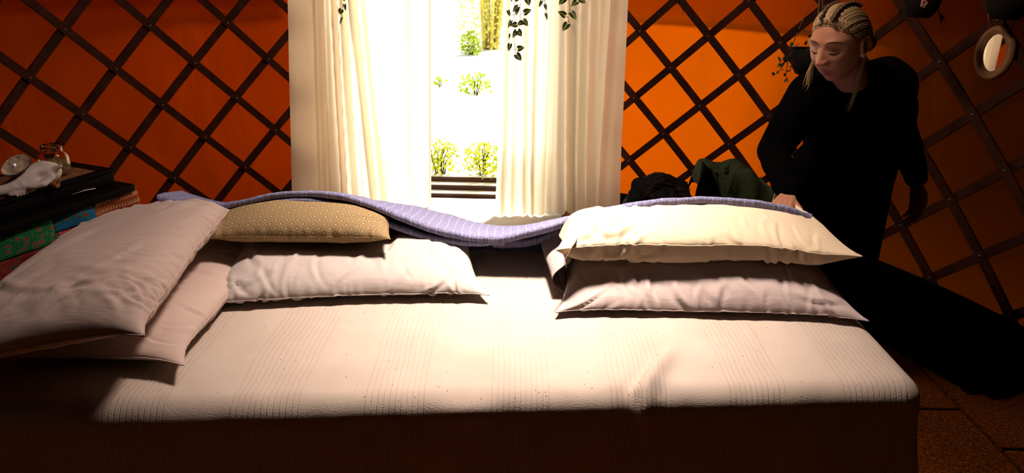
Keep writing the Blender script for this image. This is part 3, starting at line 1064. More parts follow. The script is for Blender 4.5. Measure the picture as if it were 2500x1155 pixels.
def folds_right(s, z):
    d = pleats(s, z, [(.06, .08, .03, .022), (.20, .25, .036, .022), (.29, .31, .026, .02), (.40, .40, .022, .02), (.515, .56, .060, .026), (.62, .64, .016, .024), (.70, .72, .030, .026), (.86, .83, .020, .03)])
    return d + .006 * math.sin(s * 20 + z * 2)
YCU = 4.20
def lerp_edge(ptop, pbot):
    a, b = at_y(ptop[0], ptop[1], YCU), at_y(pbot[0], pbot[1], YCU)
    return lambda z: a.x + (b.x - a.x) * (z - a.z) / (b.z - a.z)
el, er = lerp_edge((703, 0), (713, 455)), lerp_edge((1052, 0), (1052, 490))
cl, PL = curtain('curtain', YCU, lambda z: (el(z), er(z)), folds_left, 'cream curtain at the left side of the bright doorway')
fl_, fr = lerp_edge((1229, 0), (1211, 480)), lerp_edge((1534, 0), (1511, 490))
crt, PR = curtain('curtain', YCU, lambda z: (fl_(z), fr(z)), folds_right, 'cream curtain at the right of the bright doorway, ivy hanging before it', name_foot=True)
hm = MB().grid([[PL[j][-3] + Vector((0, -0.003, 0)), PL[j][-1] + Vector((0.001, -0.003, 0))] for j in range(70)])
put('hem', hm, M['curtain'], cl)

# ================================================================== TRAILING IVY IN FRONT OF THE CURTAINS
def ivy_mat():
    m, nt, b = new_mat('variegated_ivy_leaf')
    uv = coords(nt, 'UV')
    sep = nt.nodes.new('ShaderNodeSeparateXYZ')
    nt.links.new(uv, sep.inputs[0])
    a = math_n(nt, 'ABSOLUTE', sep.outputs[0])
    v = math_n(nt, 'SUBTRACT', a, math_n(nt, 'MULTIPLY', noise(nt, uv, 5, 2), 0.16))
    c = ramp(nt, v, [(0.0, (0.42, 0.44, 0.08)), (0.05, (0.055, 0.085, 0.012)), (0.30, (0.035, 0.055, 0.010)), (0.48, (0.10, 0.13, 0.02))])
    nt.links.new(c, b.inputs['Base Color'])
    b.inputs['Roughness'].default_value = 0.4
    b.inputs['Specular IOR Level'].default_value = 0.35
    b.inputs['Transmission Weight'].default_value = 0.0
    return m
M['ivy'] = ivy_mat()
M['ivy_stem'] = simple('pale_ivy_stem', (0.20, 0.16, 0.07), 0.7, 0.2)
def leaf_mesh():
    mb = MB()
    P, U = [], []
    for j in range(9):
        k = j / 8
        w = 0.52 * (math.sin(PI * min(1, k * 0.93 + .07) ** .62) ** .85) * (1 if k < .99 else 0)
        r, u = [], []
        for i in range(7):
            s = (i - 3) / 3
            notch = -0.08 * (1 - abs(s)) * (1 - k) ** 4 + .0
            r.append(Vector((s * w, k - .10 * (1 - k) ** 3 * abs(s) * 1.2 - notch, 0.13 * abs(s) * w * 2 - 0.16 * (k - .4) ** 2)))
            u.append((s * w, k))
        P.append(r)
        U.append(u)
    mb.grid(P, U)
    me = mb.mesh('leaf')
    me.materials.append(M['ivy'])
    return me
LEAF = leaf_mesh()
def vine(stems, leaves, label, y=4.04, loc_px=None, base=(1200, 0), sc=0.1558, petioles=()):
    def px(p): return (base[0] + p[0] * sc, base[1] + p[1] * sc)
    top = at_y(*px(stems[0][0]), y)
    root = empty('trailing_ivy', (top.x, y, top.z), label, 'ivy', 'ivy strands before the curtains')
    mb = MB()
    for st in stems:
        pts = [at_y(*px(p), y + .004 * math.sin(i * 2)) for i, p in enumerate(st)]
        if st[0][1] <= 0: pts = [pts[0] + Vector((0, 0.02, .16))] + pts
        mb.tube(pts, 0.0014, 5)
    put('stem', mb, M['ivy_stem'], root)
    rr = random.Random(len(leaves) * 7 + int(base[0]))
    for k, (b, t, w) in enumerate(leaves):
        B, T = at_y(*px(b), y - .01), at_y(*px(t), y - .01 - rr.uniform(0, .02))
        d = T - B
        Ln = d.length
        d.normalize()
        face = Vector((rr.uniform(-.25, .25), -1, .55))
        X = d.cross(face).normalized()
        Z = X.cross(d).normalized()
        wm = w * sc / F_PX * 4.2
        mt = Matrix(((X.x * wm, d.x * Ln, Z.x * wm, B.x), (X.y * wm, d.y * Ln, Z.y * wm, B.y), (X.z * wm, d.z * Ln, Z.z * wm, B.z), (0, 0, 0, 1)))
        put_copy('leaf', LEAF, root, mt)
    return root
vine([[(360, 0), (355, 120), (355, 230), (365, 370), (350, 590), (365, 720), (360, 800), (385, 850)], [(450, 0), (447, 100), (447, 230), (435, 430), (442, 475)],
      [(447, 70), (410, 100)], [(447, 228), (515, 200)], [(445, 270), (490, 310)], [(355, 240), (310, 220)], [(362, 370), (395, 380)], [(350, 590), (300, 575)], [(362, 775), (412, 768)]],
     [((310, -10), (320, 42), 18), ((405, -30), (375, 32), 64), ((555, -50), (592, 92), 96), ((420, 100), (330, 188), 78), ((410, 120), (382, 244), 60), ((255, 162), (290, 262), 50),
      ((512, 205), (626, 150), 92), ((312, 318), (258, 442), 52), ((398, 385), (290, 404), 86), ((492, 345), (400, 395), 78), ((488, 318), (576, 408), 92), ((405, 478), (476, 572), 92),
      ((395, 480), (330, 592), 74), ((285, 527), (274, 622), 28), ((292, 683), (265, 806), 66), ((410, 768), (516, 745), 92), ((385, 848), (472, 952), 96)],
     'longest strand of variegated ivy hanging at the left edge of the right curtain')
vine([[(838, 0), (838, 70), (860, 200), (858, 330)], [(838, 5), (795, 18)]],
     [((790, 10), (742, 118), 46), ((835, 68), (862, 165), 46), ((848, 205), (876, 314), 40)],
     'short thin ivy strand with three narrow leaves before the right curtain')
vine([[(1215, 0), (1222, 140), (1200, 270), (1208, 320), (1240, 420)], [(1222, 95), (1262, 70)], [(1222, 140), (1252, 188)], [(1198, 275), (1155, 248)], [(1206, 318), (1182, 368)], [(1262, 68), (1250, 105)]],
     [((1160, -40), (1055, 76), 100), ((1342, 22), (1262, 92), 88), ((1380, -10), (1476, 50), 80), ((1156, 248), (1040, 178), 90), ((1248, 192), (1328, 308), 92), ((1192, 368), (1114, 486), 100)],
     'ivy strand of six broad leaves hanging furthest right before the curtain')
vine([[(555, -20), (565, 100), (590, 180), (578, 350), (570, 520), (550, 780)], [(590, 150), (640, 135)]],
     [((640, -60), (650, 55), 70), ((650, 130), (696, 348), 86), ((565, 290), (495, 452), 150), ((588, 545), (494, 772), 62)],
     'small ivy sprig hanging before the left curtain', base=(790, 0), sc=0.0779)

# ================================================================== CHEST WITH PATCHWORK CLOTH, left of the bed
CP = Vector((-1.656, 2.13, 0))
CD = Vector((0.352, 0.936, 0))                     # along the front
CN = Vector((0.936, -0.352, 0))                    # out of the front
CROT = Matrix(((CD.x, CN.x, 0), (CD.y, CN.y, 0), (0, 0, 1)))
def ch(s, n, z): return CP + CD * s + CN * n + Vector((0, 0, z))
def cbox(s0, s1, n0, n1, z0, z1, r=.004):
    return MB().bevel_box(ch((s0 + s1) / 2, (n0 + n1) / 2, (z0 + z1) / 2), ((s1 - s0) / 2, (n1 - n0) / 2, (z1 - z0) / 2), r, CROT)
put('chest', cbox(-0.42, 0.50, -0.42, -0.012, 0.0, 0.605), M['dark_wood'], label='dark wooden chest under the patchwork cloth left of the bed', cat='chest', smooth=False)
def print_mat(name, base, spots, leaf, sc=28, stripes=False):
    m, nt, b = new_mat(name)
    uv = coords(nt, 'UV')
    vo = nt.nodes.new('ShaderNodeTexVoronoi')
    vo.inputs['Scale'].default_value = sc
    nt.links.new(uv, vo.inputs['Vector'])
    d = math_n(nt, 'ADD', vo.outputs['Distance'], math_n(nt, 'MULTIPLY', math_n(nt, 'SUBTRACT', noise(nt, uv, 160, 2), .5), .35))
    c = mixc(nt, math_n(nt, 'LESS_THAN', d, 0.42), base, leaf)
    c = mixc(nt, math_n(nt, 'LESS_THAN', d, 0.26), c, spots)
    if stripes:
        sep = nt.nodes.new('ShaderNodeSeparateXYZ')
        nt.links.new(uv, sep.inputs[0])
        st = math_n(nt, 'FRACT', math_n(nt, 'MULTIPLY', sep.outputs[1], 36))
        dots = math_n(nt, 'FRACT', math_n(nt, 'MULTIPLY', sep.outputs[0], 90))
        band = math_n(nt, 'MULTIPLY', math_n(nt, 'GREATER_THAN', st, .55), math_n(nt, 'GREATER_THAN', dots, .45))
        c = mixc(nt, band, mixc(nt, math_n(nt, 'GREATER_THAN', st, .28), base, leaf), spots)
    nt.links.new(c, b.inputs['Base Color'])
    b.inputs['Roughness'].default_value = .9
    b.inputs['Specular IOR Level'].default_value = .1
    sep2 = nt.nodes.new('ShaderNodeSeparateXYZ')
    nt.links.new(uv, sep2.inputs[0])
    bump(nt, b, math_n(nt, 'SINE', math_n(nt, 'MULTIPLY', sep2.outputs[1], 900)), .5, .002)
    return m
pc = empty('patchwork_cloth', ch(0.1, -0.2, 0.60), 'bright floral patchwork cloth hanging over the chest at far left', 'cloth')
put('backing', cbox(-0.44, 0.52, -0.44, 0.0, 0.606, 0.616, .003), M['black_cloth'], pc)
PM = dict(gold=print_mat('gold_stripe_print', (0.30, 0.10, 0.03), (0.62, 0.44, 0.16), (0.35, 0.05, 0.03), stripes=True),
          blue=print_mat('blue_rose_print', (0.02, 0.16, 0.32), (0.42, 0.03, 0.03), (0.02, 0.18, 0.10), 42),
          pink=print_mat('pink_flower_print', (0.55, 0.07, 0.07), (0.02, 0.06, 0.06), (0.50, 0.16, 0.05), 52),
          green=print_mat('green_rose_print', (0.02, 0.16, 0.05), (0.40, 0.04, 0.03), (0.05, 0.22, 0.08), 40),
          maroon=print_mat('maroon_print', (0.20, 0.025, 0.02), (0.03, 0.09, 0.05), (0.25, 0.04, 0.03), 34),
          red=print_mat('red_flower_print', (0.58, 0.03, 0.02), (0.03, 0.05, 0.02), (0.45, 0.02, 0.02), 32),
          teal=print_mat('teal_print', (0.02, 0.12, 0.11), (0.30, 0.20, 0.05), (0.02, 0.07, 0.05), 40))
def patch(s0, s1, z0, z1, m, k=0):
    P, U = [], []
    for z in np.linspace(z0, z1, 8):
        P.append([ch(s, 0.012 + .006 * math.sin(s * 31 + z * 9) + .004 * vnoise(s * 20, z * 20, k) - .02 * max(0, (z - .60)) * 20, z) for s in np.linspace(s0, s1, 14)])
        U.append([(s + k * .37, z + k * .21) for s in np.linspace(s0, s1, 14)])
    o = put('patch', MB().grid(P, U), PM[m], pc)
    solid(o, .004, 0)
for k, a in enumerate([(0.335, 0.53, 0.525, 0.618, 'gold'), (0.175, 0.335, 0.56, 0.618, 'blue'), (0.175, 0.36, 0.478, 0.558, 'pink'), (-0.16, 0.175, 0.533, 0.618, 'green'),
                       (-0.42, -0.16, 0.533, 0.618, 'blue'), (-0.12, 0.175, 0.452, 0.531, 'maroon'), (-0.42, -0.12, 0.452, 0.531, 'pink'), (-0.06, 0.25, 0.335, 0.440, 'red'),
                       (-0.12, 0.25, 0.440, 0.452, 'teal'), (0.36, 0.53, 0.43, 0.523, 'maroon'), (0.25, 0.53, 0.30, 0.43, 'gold'), (0.175, 0.36, 0.43, 0.477, 'teal'), (-0.42, -0.06, 0.30, 0.44, 'green')]):
    patch(*a, k=k)
put('lacquer_tray', cbox(-0.38, 0.505, -0.36, 0.035, 0.622, 0.650, .006), M['black'], label='wide black lacquered tray, lower of the two black pieces on the chest', cat='tray')
bxr = empty('lacquer_box', ch(0.1, -0.17, 0.651), 'black box with a brown inlaid lid on top of the chest', 'box')
put('body', cbox(-0.36, 0.475, -0.315, -0.025, 0.651, 0.700, .008), M['black'], bxr)
M['inlay'] = simple('brown_inlaid_panel', (0.20, 0.075, 0.03), .6, .3, .5, 60, 150, .5, .002)
put('lid', cbox(-0.365, 0.48, -0.32, -0.020, 0.7005, 0.710, .004), M['black'], bxr)
put('lid_panel', cbox(-0.30, 0.42, -0.285, -0.055, 0.7105, 0.7125, .0008), M['inlay'], bxr)
ZB2 = 0.713
# animal skull
M['bone'] = simple('bleached_bone', (0.62, 0.52, 0.47), .8, .2, .2, 14, 50, .5, .003)
def skull():
    a, b = at_z(134, 424, ZB2 + .034), at_z(-2, 462, ZB2 + .030)
    d = (b - a).normalized()
    L = (b - a).length
    sd = Vector((0, 0, 1)).cross(d).normalized()
    mb = MB()
    def p(t, w, z): return a + d * (t * L) + sd * w + Vector((0, 0, z))
    mb.ball(p(.12, 0, .012), (.042, .046, .036), 18, 12)
    mb.caps(p(.2, 0, .012), p(.62, 0, .0), .045, .034)
    mb.caps(p(.55, 0, .0), p(1.0, 0, -.008), .034, .016)
    for s in (-1, 1):
        mb.caps(p(.22, s * .050, .006), p(.42, s * .055, -.006), .011, .013)
        mb.caps(p(.42, s * .055, -.006), p(.58, s * .034, -.010), .013, .012)
        mb.caps(p(.10, s * .040, .028), p(.05, s * .060, .040), .012, .006)
        mb.caps(p(.50, s * .022, -.022), p(.88, s * .014, -.024), .009, .007)
    r = remeshed(mb, .005, 2)
    cut = []
    for i, v in enumerate(r.v):
        q = Vector(v)
        for s in (-1, 1):
            c = p(.36, s * .046, .014)
            dd = (q - c).length
            if dd < .024: q = q + (p(.36, 0, .0) - c).normalized() * (.024 - dd) * .9
        q += Vector((vnoise(q.x * 60, q.y * 60, q.z * 60), vnoise(q.x * 50, q.y * 50, 7), vnoise(q.x * 55, q.z * 50, 3))) * .0022
        r.v[i] = tuple(q)
    root = empty('animal_skull', (a + b) / 2 - Vector((0, 0, .035)), 'bleached animal skull lying on the black box at far left', 'skull')
    put('cranium', r, M['bone'], root)
    for s in (-1, 1):
        for k in range(6):
            q = p(.52 + k * .055, s * .020, -.031)
            put('tooth', MB().ball(q, (.0055, .0045, .007), 8, 6), M['bone'], root)
    return root
skull()
# abalone shell
M['pearl'] = simple('pearly_shell_lining', (0.38, 0.28, 0.20), .12, .9, .7, 45)
M['shell'] = simple('rough_shell_back', (0.10, 0.045, 0.03), .7, .3, .4, 60, 90, .8, .003)
def shell():
    ska, skb = at_z(134, 424, ZB2 + .034), at_z(-2, 462, ZB2 + .030)
    c = ska.lerp(skb, .62) + Vector((.006, -.012, .066))
    q = Vector((-c.x, -c.y, 1.5 - c.z)).normalized()
    zax = (q * .55 + Vector((0, 0, .85))).normalized()
    xax = (at_z(80, 408, ZB2 + .085) - at_z(14, 436, ZB2 + .085))
    xax = (xax - zax * xax.dot(zax)).normalized()
    yax = zax.cross(xax)
    P, P2 = [], []
    for j in range(9):
        r = j / 8
        P.append([c + xax * (.056 * r * math.cos(t)) + yax * (.034 * r * math.sin(t) * (1 + .12 * math.cos(t))) + zax * (.026 * (r * r - 1) + .002 * math.sin(r * 26)) for t in np.linspace(0, 2 * PI, 32, endpoint=False)])
        P2.append([p - zax * (.006 * (1 - r * .6)) for p in P[-1]])
    root = empty('abalone_shell', c - Vector((0, 0, .03)), 'brown shell with a glinting inside, propped against the animal skull', 'shell')
    put('lining', MB().grid(P, closed_u=True), M['pearl'], root)
    put('back', MB().grid(P2, closed_u=True), M['shell'], root)
shell()
# jar
def glass(name, col=(1, 1, 1), rough=.02):
    m, nt, b = new_mat(name)
    b.inputs['Base Color'].default_value = rgba(col)
    b.inputs['Roughness'].default_value = rough
    b.inputs['Transmission Weight'].default_value = 1.0
    b.inputs['IOR'].default_value = 1.45
    return m
M['glass'] = glass('clear_jar_glass', (.95, .9, .8))
jc = at_z(140, 425, ZB2)
jr = empty('glass_jar', jc, 'clear glass storage jar with pale contents behind the skull', 'jar')
gp = [(.040, .002), (.047, .004), (.051, .012), (.052, .060), (.049, .074), (.038, .086), (.035, .089), (.0365, .092), (.035, .096), (.0365, .100), (.035, .108)]
gi = [(r - .003, max(z, .006)) for r, z in reversed(gp)]
def ring_lathe(c, prof, n=32):
    P = [[Vector((c.x + r * math.cos(2 * PI * i / n), c.y + r * math.sin(2 * PI * i / n), c.z + z)) for i in range(n)] for r, z in prof]
    mb = MB().grid(P, closed_u=True)
    return mb
gm = ring_lathe(jc, [(.001, .0015)] + gp + gi + [(.001, .006)])
put('glass', gm, M['glass'], jr)
M['potpourri'] = simple('pale_dried_filling', (0.42, 0.30, 0.13), .9, .1, .5, 60, 80, .8, .006)
cf = MB().lathe(jc, [(.001, .007), (.044, .008), (.0475, .02), (.0475, .046), (.03, .054), (.012, .058)], 24)
put('filling', cf, M['potpourri'], jr)
# bark roll
M['bark'] = simple('tan_bark', (0.26, 0.11, 0.035), .85, .15, .5, 40, 60, .6, .003, stretch=(1, .2, 1))
b0, b1 = at_z(88, 447, ZB2 + .017), at_z(141, 448, ZB2 + .017)
br = empty('bark_roll', (b0 + b1) / 2 - Vector((0, 0, .017)), 'tan rolled piece of bark lying in front of the glass jar', 'bark')
bm_ = MB()
ax = (b1 - b0).normalized()
e1 = Vector((0, 0, 1)) - ax * ax.z
e1.normalize()
e2 = ax.cross(e1)
P = []
for k in range(40):
    a = k / 39 * 4.2 * PI
    r = .0165 - .010 * k / 39
    P.append([b0.lerp(b1, t) + (e1 * math.cos(a) + e2 * math.sin(a)) * (r + .001 * math.sin(t * 9 + a)) for t in np.linspace(0, 1, 8)])
o = put('scroll', bm_.grid(P), M['bark'], br)
solid(o, .0018, 0)
# pale feather on the tray edge
fa, fb = at_z(166, 483, .653), at_z(234, 464, .653)
ft = empty('feather', (fa + fb) / 2, 'pale feather lying on the edge of the black tray', 'feather')
d = (fb - fa)
sdv = Vector((0, 0, 1)).cross(d).normalized()
P = []
for k in range(15):
    t = k / 14
    w = .013 * math.sin(PI * min(1, t * .95 + .03)) ** .7 * (0.5 + .8 * t) + .001
    P.append([fa.lerp(fb, t) + sdv * (w * s) + Vector((0, 0, .004 + .006 * math.sin(PI * t) + .003 * abs(s))) for s in (-1, -.5, 0, .5, 1)])
o = put('vane', MB().grid(P), M['bone'], ft)
solid(o, .0012, 0)
put('quill', MB().tube([fa.lerp(fb, t) + Vector((0, 0, .006 + .006 * math.sin(PI * t))) for t in np.linspace(-.06, 1, 9)], .0011, 5), M['bone'], ft)

# ================================================================== DOG peeping over the blanket
M['fur'] = simple('black_curly_fur', (0.005, 0.004, 0.0035), .75, .12, .6, 60, 90, 1.0, .006)
M['muzzle'] = simple('brown_muzzle_fur', (0.045, 0.022, 0.014), .85, .1, .4, 80, 120, 1.0, .004)
M['eye_black'] = simple('dark_wet_eye', (0.006, 0.004, 0.003), .06, .8, .1)
dg = MB()
def D3(x, y, z): return Vector((x + .022, y, z - .018 * min(1, max(0, (z - .2) / .2))))
dg.ball(D3(.565, 2.735, .628), (.098, .098, .086))
dg.caps(D3(.562, 2.69, .622), D3(.555, 2.585, .578), .052, .036)
dg.caps(D3(.565, 2.735, .60), D3(.615, 2.90, .545), .085, .115)
dg.caps(D3(.615, 2.90, .545), D3(.62, 3.10, .40), .115, .150)
dg.caps(D3(.62, 3.10, .38), D3(.60, 3.30, .22), .150, .16)
for sx, fx in ((.50, .53), (.61, .65)):
    dg.caps(D3(sx + .04, 2.95, .42), D3(fx + .02, 2.88, .20), .055, .036)
    dg.caps(D3(fx + .02, 2.88, .20), D3(fx, 2.86, .04), .036, .030)
    dg.caps(D3(fx, 2.86, .030), D3(fx - .01, 2.81, .026), .032, .025)
for s in (-1, 1):
    hx, hy = .60 + s * .10, 3.28
    dg.caps(D3(hx, hy, .22), D3(hx - .10, hy - .08, .20), .10, .06)
    dg.caps(D3(hx - .10, hy - .08, .20), D3(hx - .02, hy - .02, .10), .055, .035)
    dg.caps(D3(hx - .02, hy - .02, .09), D3(hx - .12, hy - .10, .03), .032, .028)
dg.caps(D3(.60, 3.42, .14), D3(.66, 3.58, .06), .035, .02)
for s in (-1, 1):
    dg.caps(D3(.565 + s * .082, 2.735, .665), D3(.565 + s * .112, 2.70, .575), .030, .034)
    dg.caps(D3(.565 + s * .112, 2.70, .575), D3(.565 + s * .108, 2.69, .53), .034, .022)
    dg.caps(D3(.565 + s * .035, 2.655, .662), D3(.565 + s * .052, 2.66, .650), .014, .012)
r = remeshed(dg, .009, 3)
for i, v in enumerate(r.v):
    q = Vector(v)
    k = .007 * vnoise(q.x * 45, q.y * 45, q.z * 45) + .004 * vnoise(q.x * 110, q.y * 110, q.z * 110)
    c = D3(.62, 2.80, .50)
    r.v[i] = tuple(q + (q - c).normalized() * k)
dog = empty('dog', (.72, 2.98, 0), 'black curly haired dog sitting behind the blanket, eyes just showing', 'dog')
put('body', r, M['fur'], dog)
for s in (-1, 1):
    ey = put('eye', MB().ball(D3(.562 + s * .036, 2.640, .650), .0115, 14, 10), M['eye_black'], dog)
    P = [D3(.562 + s * .036 + .0135 * math.cos(t), 2.633, .650 + .0115 * math.sin(t)) for t in np.linspace(0, 2 * PI, 17)]
    put('eye_rim', MB().tube(P, .0022, 6, cap=False), M['muzzle'], ey)
put('nose', MB().ball(D3(.555, 2.553, .588), (.017, .012, .013), 14, 10), M['eye_black'], dog)
rr = random.Random(5)
tf = MB()
for k in range(60):
    a = PI * (k / 59)
    cx, cz = .562 + .062 * math.cos(a), .650 + .055 * math.sin(a)
    b = D3(cx + rr.uniform(-.006, .006), 2.652 + .012 * math.sin(a), cz + rr.uniform(-.006, .006))
    e = b + D3(math.cos(a) * .014 + rr.uniform(-.008, .008), -.012, math.sin(a) * .012 + rr.uniform(-.008, .008))
    tf.tube([b, (b + e) / 2 + D3(rr.uniform(-.004, .004), -.006, 0.003), e], [.0016, .0013, .0004], 4)
put('fur_fringe', tf, M['muzzle'], dog, kind='stuff')

# ================================================================== BAG WITH AN OLIVE JACKET OVER IT
bg = MB().bevel_box((.885, 2.82, .325), (.120, .10, .325), .07)
bg2 = MB()
bag = empty('duffel_bag', (.86, 2.82, 0), 'black upright bag behind the right hand pillows, under the olive jacket', 'bag')
put('body', bg, M['black_cloth'], bag)
put('handle', MB().tube([(.79, 2.72, .60), (.785, 2.70, .66), (.80, 2.71, .705), (.82, 2.74, .70)], .008, 8), M['black_cloth'], bag)
M['olive'] = simple('olive_green_cloth', (0.030, 0.040, 0.014), .85, .15, .25, 14, 60, .5, .006)
jk = empty('jacket', (.89, 2.81, .60), 'olive green jacket bundled over the black bag beside the dog', 'jacket')
P = []
for j in range(36):
    v = j / 35
    row = []
    for i in range(46):
        u = i / 45
        x = .748 + .29 * u
        y = 2.66 + .30 * v
        top = .690 + .028 * math.sin(PI * min(1, u * 1.25)) + .012 * math.sin(u * 13)
        ed = sstep(0, .22, v)
        z = top - .20 * (1 - ed) ** 2 - .12 * max(0, v - .75) / .25 - .05 * sstep(.75, 1, u)
        z -= .05 * sstep(.08, 0, u)
        yy = y - .012 * math.sin(u * 20) * (1 - ed) - .02 * vnoise(u * 5, v * 5, 1)
        z += .014 * vnoise(u * 7, v * 6, 3) + .007 * vnoise(u * 18, v * 14, 9)
        if v < .3: z = max(z, .56 + .19 * max(0, .46 - u) / .46 + .02 * math.sin(u * 16))
        row.append(Vector((x, yy, z)))
    P.append(row)
o = put('shell', MB().grid(P), M['olive'], jk)
solid(o, .005, 0)
subdiv(o)
P = []
q0, q1, q2, q3 = at_y(1766, 440, 2.635), at_y(1788, 436, 2.64), at_y(1792, 452, 2.63), at_y(1772, 474, 2.625)
for j in range(6):
    t = j / 5
    a, b = q0.lerp(q3, t), q1.lerp(q2, min(1, t * 1.2)).lerp(q3, max(0, t - .6) / .4)
    P.append([a.lerp(b, i / 5) + Vector((0, -.008 * math.sin(PI * i / 5), 0)) for i in range(6)])
o = put('collar', MB().grid(P), M['olive'], jk)
solid(o, .005, 0)
P = [[at_y(x, y, 2.66) + Vector((0, -.012, .004)) for x in (1766, 1777)] for y in (402, 410, 418, 426)]
o = put('strap', MB().grid(P), M['olive'], jk)
solid(o, .004, 0)

# ================================================================== WOMAN
M['skin'] = None
def skin_mat():
    m, nt, b = new_mat('fair_skin')
    at = nt.nodes.new('ShaderNodeVertexColor')
    at.layer_name = 'Col'
    nt.links.new(at.outputs[0], b.inputs['Base Color'])
    b.inputs['Roughness'].default_value = .5
    b.inputs['Specular IOR Level'].default_value = .35
    b.inputs['Subsurface Weight'].default_value = .08
    b.inputs['Subsurface Radius'].default_value = (.01, .004, .002)
    return m
M['skin'] = skin_mat()
HC = Vector((0.978, 2.232, 1.262))
_h = Vector((-0.80, -0.60, 0)).normalized()
_p = math.radians(17)
HF = (_h * math.cos(_p) - Vector((0, 0, math.sin(_p)))).normalized()
HU = (_h * math.sin(_p) + Vector((0, 0, math.cos(_p)))).normalized()
HL = HU.cross(HF).normalized()
_roll = math.radians(-3)
HU, HL = (HU * math.cos(_roll) + HL * math.sin(_roll)), (HL * math.cos(_roll) - HU * math.sin(_roll))
def hw(x, y, z): return HC + HF * x + HL * y + HU * z
def G2(a, b): return math.exp(-a * a - b * b)
def head_local(th, ph, detail=True):
    d = Vector((math.cos(ph) * math.cos(th), math.cos(ph) * math.sin(th), math.sin(ph)))
    x = d.x * (.094 if d.x > 0 else .100)
    y = d.y * .074
    z = d.z * .110
    if z < 0:
        k = min(1, -z / .11)
        y *= 1 - .30 * k ** 1.6
        if x < 0: x *= 1 - .60 * sstep(.0, .08, -z)
        else: x *= 1 - .10 * k ** 2
    if z > .03 and x > 0: x *= 1 - .10 * sstep(.03, .11, z)
    if x > .055: x = .055 + (x - .055) * .82
    if detail and x > .01:
        ay = abs(y)
        fr = sstep(.01, .05, x)
        nz = 0
        if z > -.036:
            t = (.028 - z) / (.028 + .022)
            nz = max(0, min(1, t)) ** 1.25 if z > -.022 else max(0, 1 - ((-.022 - z) / .012)) ** .7
        dx = .0245 * math.exp(-(y / (.0085 + .004 * max(0, min(1, (.028 - z) / .05)))) ** 2) * nz
        dx += .011 * G2((ay - .0125) / .0065, (z + .024) / .008)
        dx -= .013 * G2((ay - .031) / .018, (z - .012) / .013)
        dx += .0085 * G2((ay - .031) / .0125, (z - .009) / .0085)
        dx += .006 * G2((ay - .028) / .022, (z - .034) / .009)
        dx += .004 * G2((ay - .046) / .02, (z + .022) / .018)
        dx += .0075 * G2(y / .019, (z + .0525) / .0055) + .0085 * G2(y / .017, (z + .066) / .006) - .004 * G2(y / .022, (z + .0590) / .0022)
        dx -= .004 * G2(y / .02, (z + .077) / .006)
        dx += .011 * G2(y / .022, (z + .094) / .014)
        x += dx * fr
    return x, y, z
def face_x(y, z):
    best = None
    for k in range(200):
        th = -1.3 + 2.6 * 0 + 0
        break
    lo = None
    ph = math.asin(max(-1, min(1, z / .110)))
    for i in range(-90, 91):
        th = math.radians(i)
        q = head_local(th, ph)
        e = abs(q[1] - y)
        if best is None or e < best[0]: best = (e, q[0])
    return best[1]
body = MB()
nt_, np_ = 150, 120
P = []
for j in range(np_ + 1):
    ph = -PI / 2 + PI * j / np_
    P.append([hw(*head_local(2 * PI * i / nt_, ph)) for i in range(nt_)])
body.grid(P, closed_u=True)
for s in (-1, 1):          # ears
    e = hw(-.006, s * .073, -.004)
    R = Matrix((HF * .9 - HL * s * .35, HL * s, HU)).transposed()
    body.ball(e, (.017, .008, .029), 16, 12, R)
    rim = [e + HF * (.016 * math.cos(t) - .002) + HU * (.026 * math.sin(t) + .003) + HL * s * (.010 - .004 * math.cos(t)) for t in np.linspace(-1.0, 4.0, 14)]
    for a, b in zip(rim[:-1], rim[1:]): body.caps(a, b, .0038, .0038, 8)
    body.ball(e - HU * .027 + HF * .005 + HL * s * .005, .007, 10, 8)
V3 = Vector
J = dict(neck=hw(-.035, 0, -.075), nb=V3((1.095, 2.335, 1.105)), chest=V3((1.125, 2.385, 1.03)), waist=V3((1.20, 2.52, .89)), pelv=V3((1.235, 2.585, .80)),
         shR=V3((.958, 2.335, 1.085)), shL=V3((1.245, 2.375, 1.125)), elR=V3((.858, 2.315, .905)), wrR=V3((.862, 2.125, .822)),
         elL=V3((1.385, 2.53, .955)), wrL=V3((1.425, 2.425, .785)),
         hiR=V3((1.16, 2.60, .78)), hiL=V3((1.31, 2.57, .78)), knR=V3((1.145, 2.535, .43)), knL=V3((1.325, 2.53, .43)), anR=V3((1.16, 2.62, .07)), anL=V3((1.33, 2.60, .07)))
body.caps(hw(-.03, 0, -.05), J['nb'], .050, .056, 20)
body.caps(J['nb'], J['chest'], .062, .115, 20)
body.caps(J['chest'], J['waist'], .115, .095, 20)
body.caps(J['waist'], J['pelv'], .095, .115, 20)
body.caps(J['shR'], J['shL'], .058, .058, 16)
for s in 'RL':
    body.caps(J['nb'], J['sh' + s], .05, .052, 14)
    body.caps(J['sh' + s], J['el' + s], .047, .036, 14)
    body.caps(J['el' + s], J['wr' + s], .036, .024, 14)
    body.caps(J['hi' + s], J['kn' + s], .080, .052, 16)
    body.caps(J['kn' + s], J['an' + s], .052, .034, 16)
    fd = V3((-.35, -.93, 0)).normalized()
    body.caps(J['an' + s] - V3((0, 0, .03)) - fd * .03, J['an' + s] - V3((0, 0, .045)) + fd * .13, .030, .024, 14)
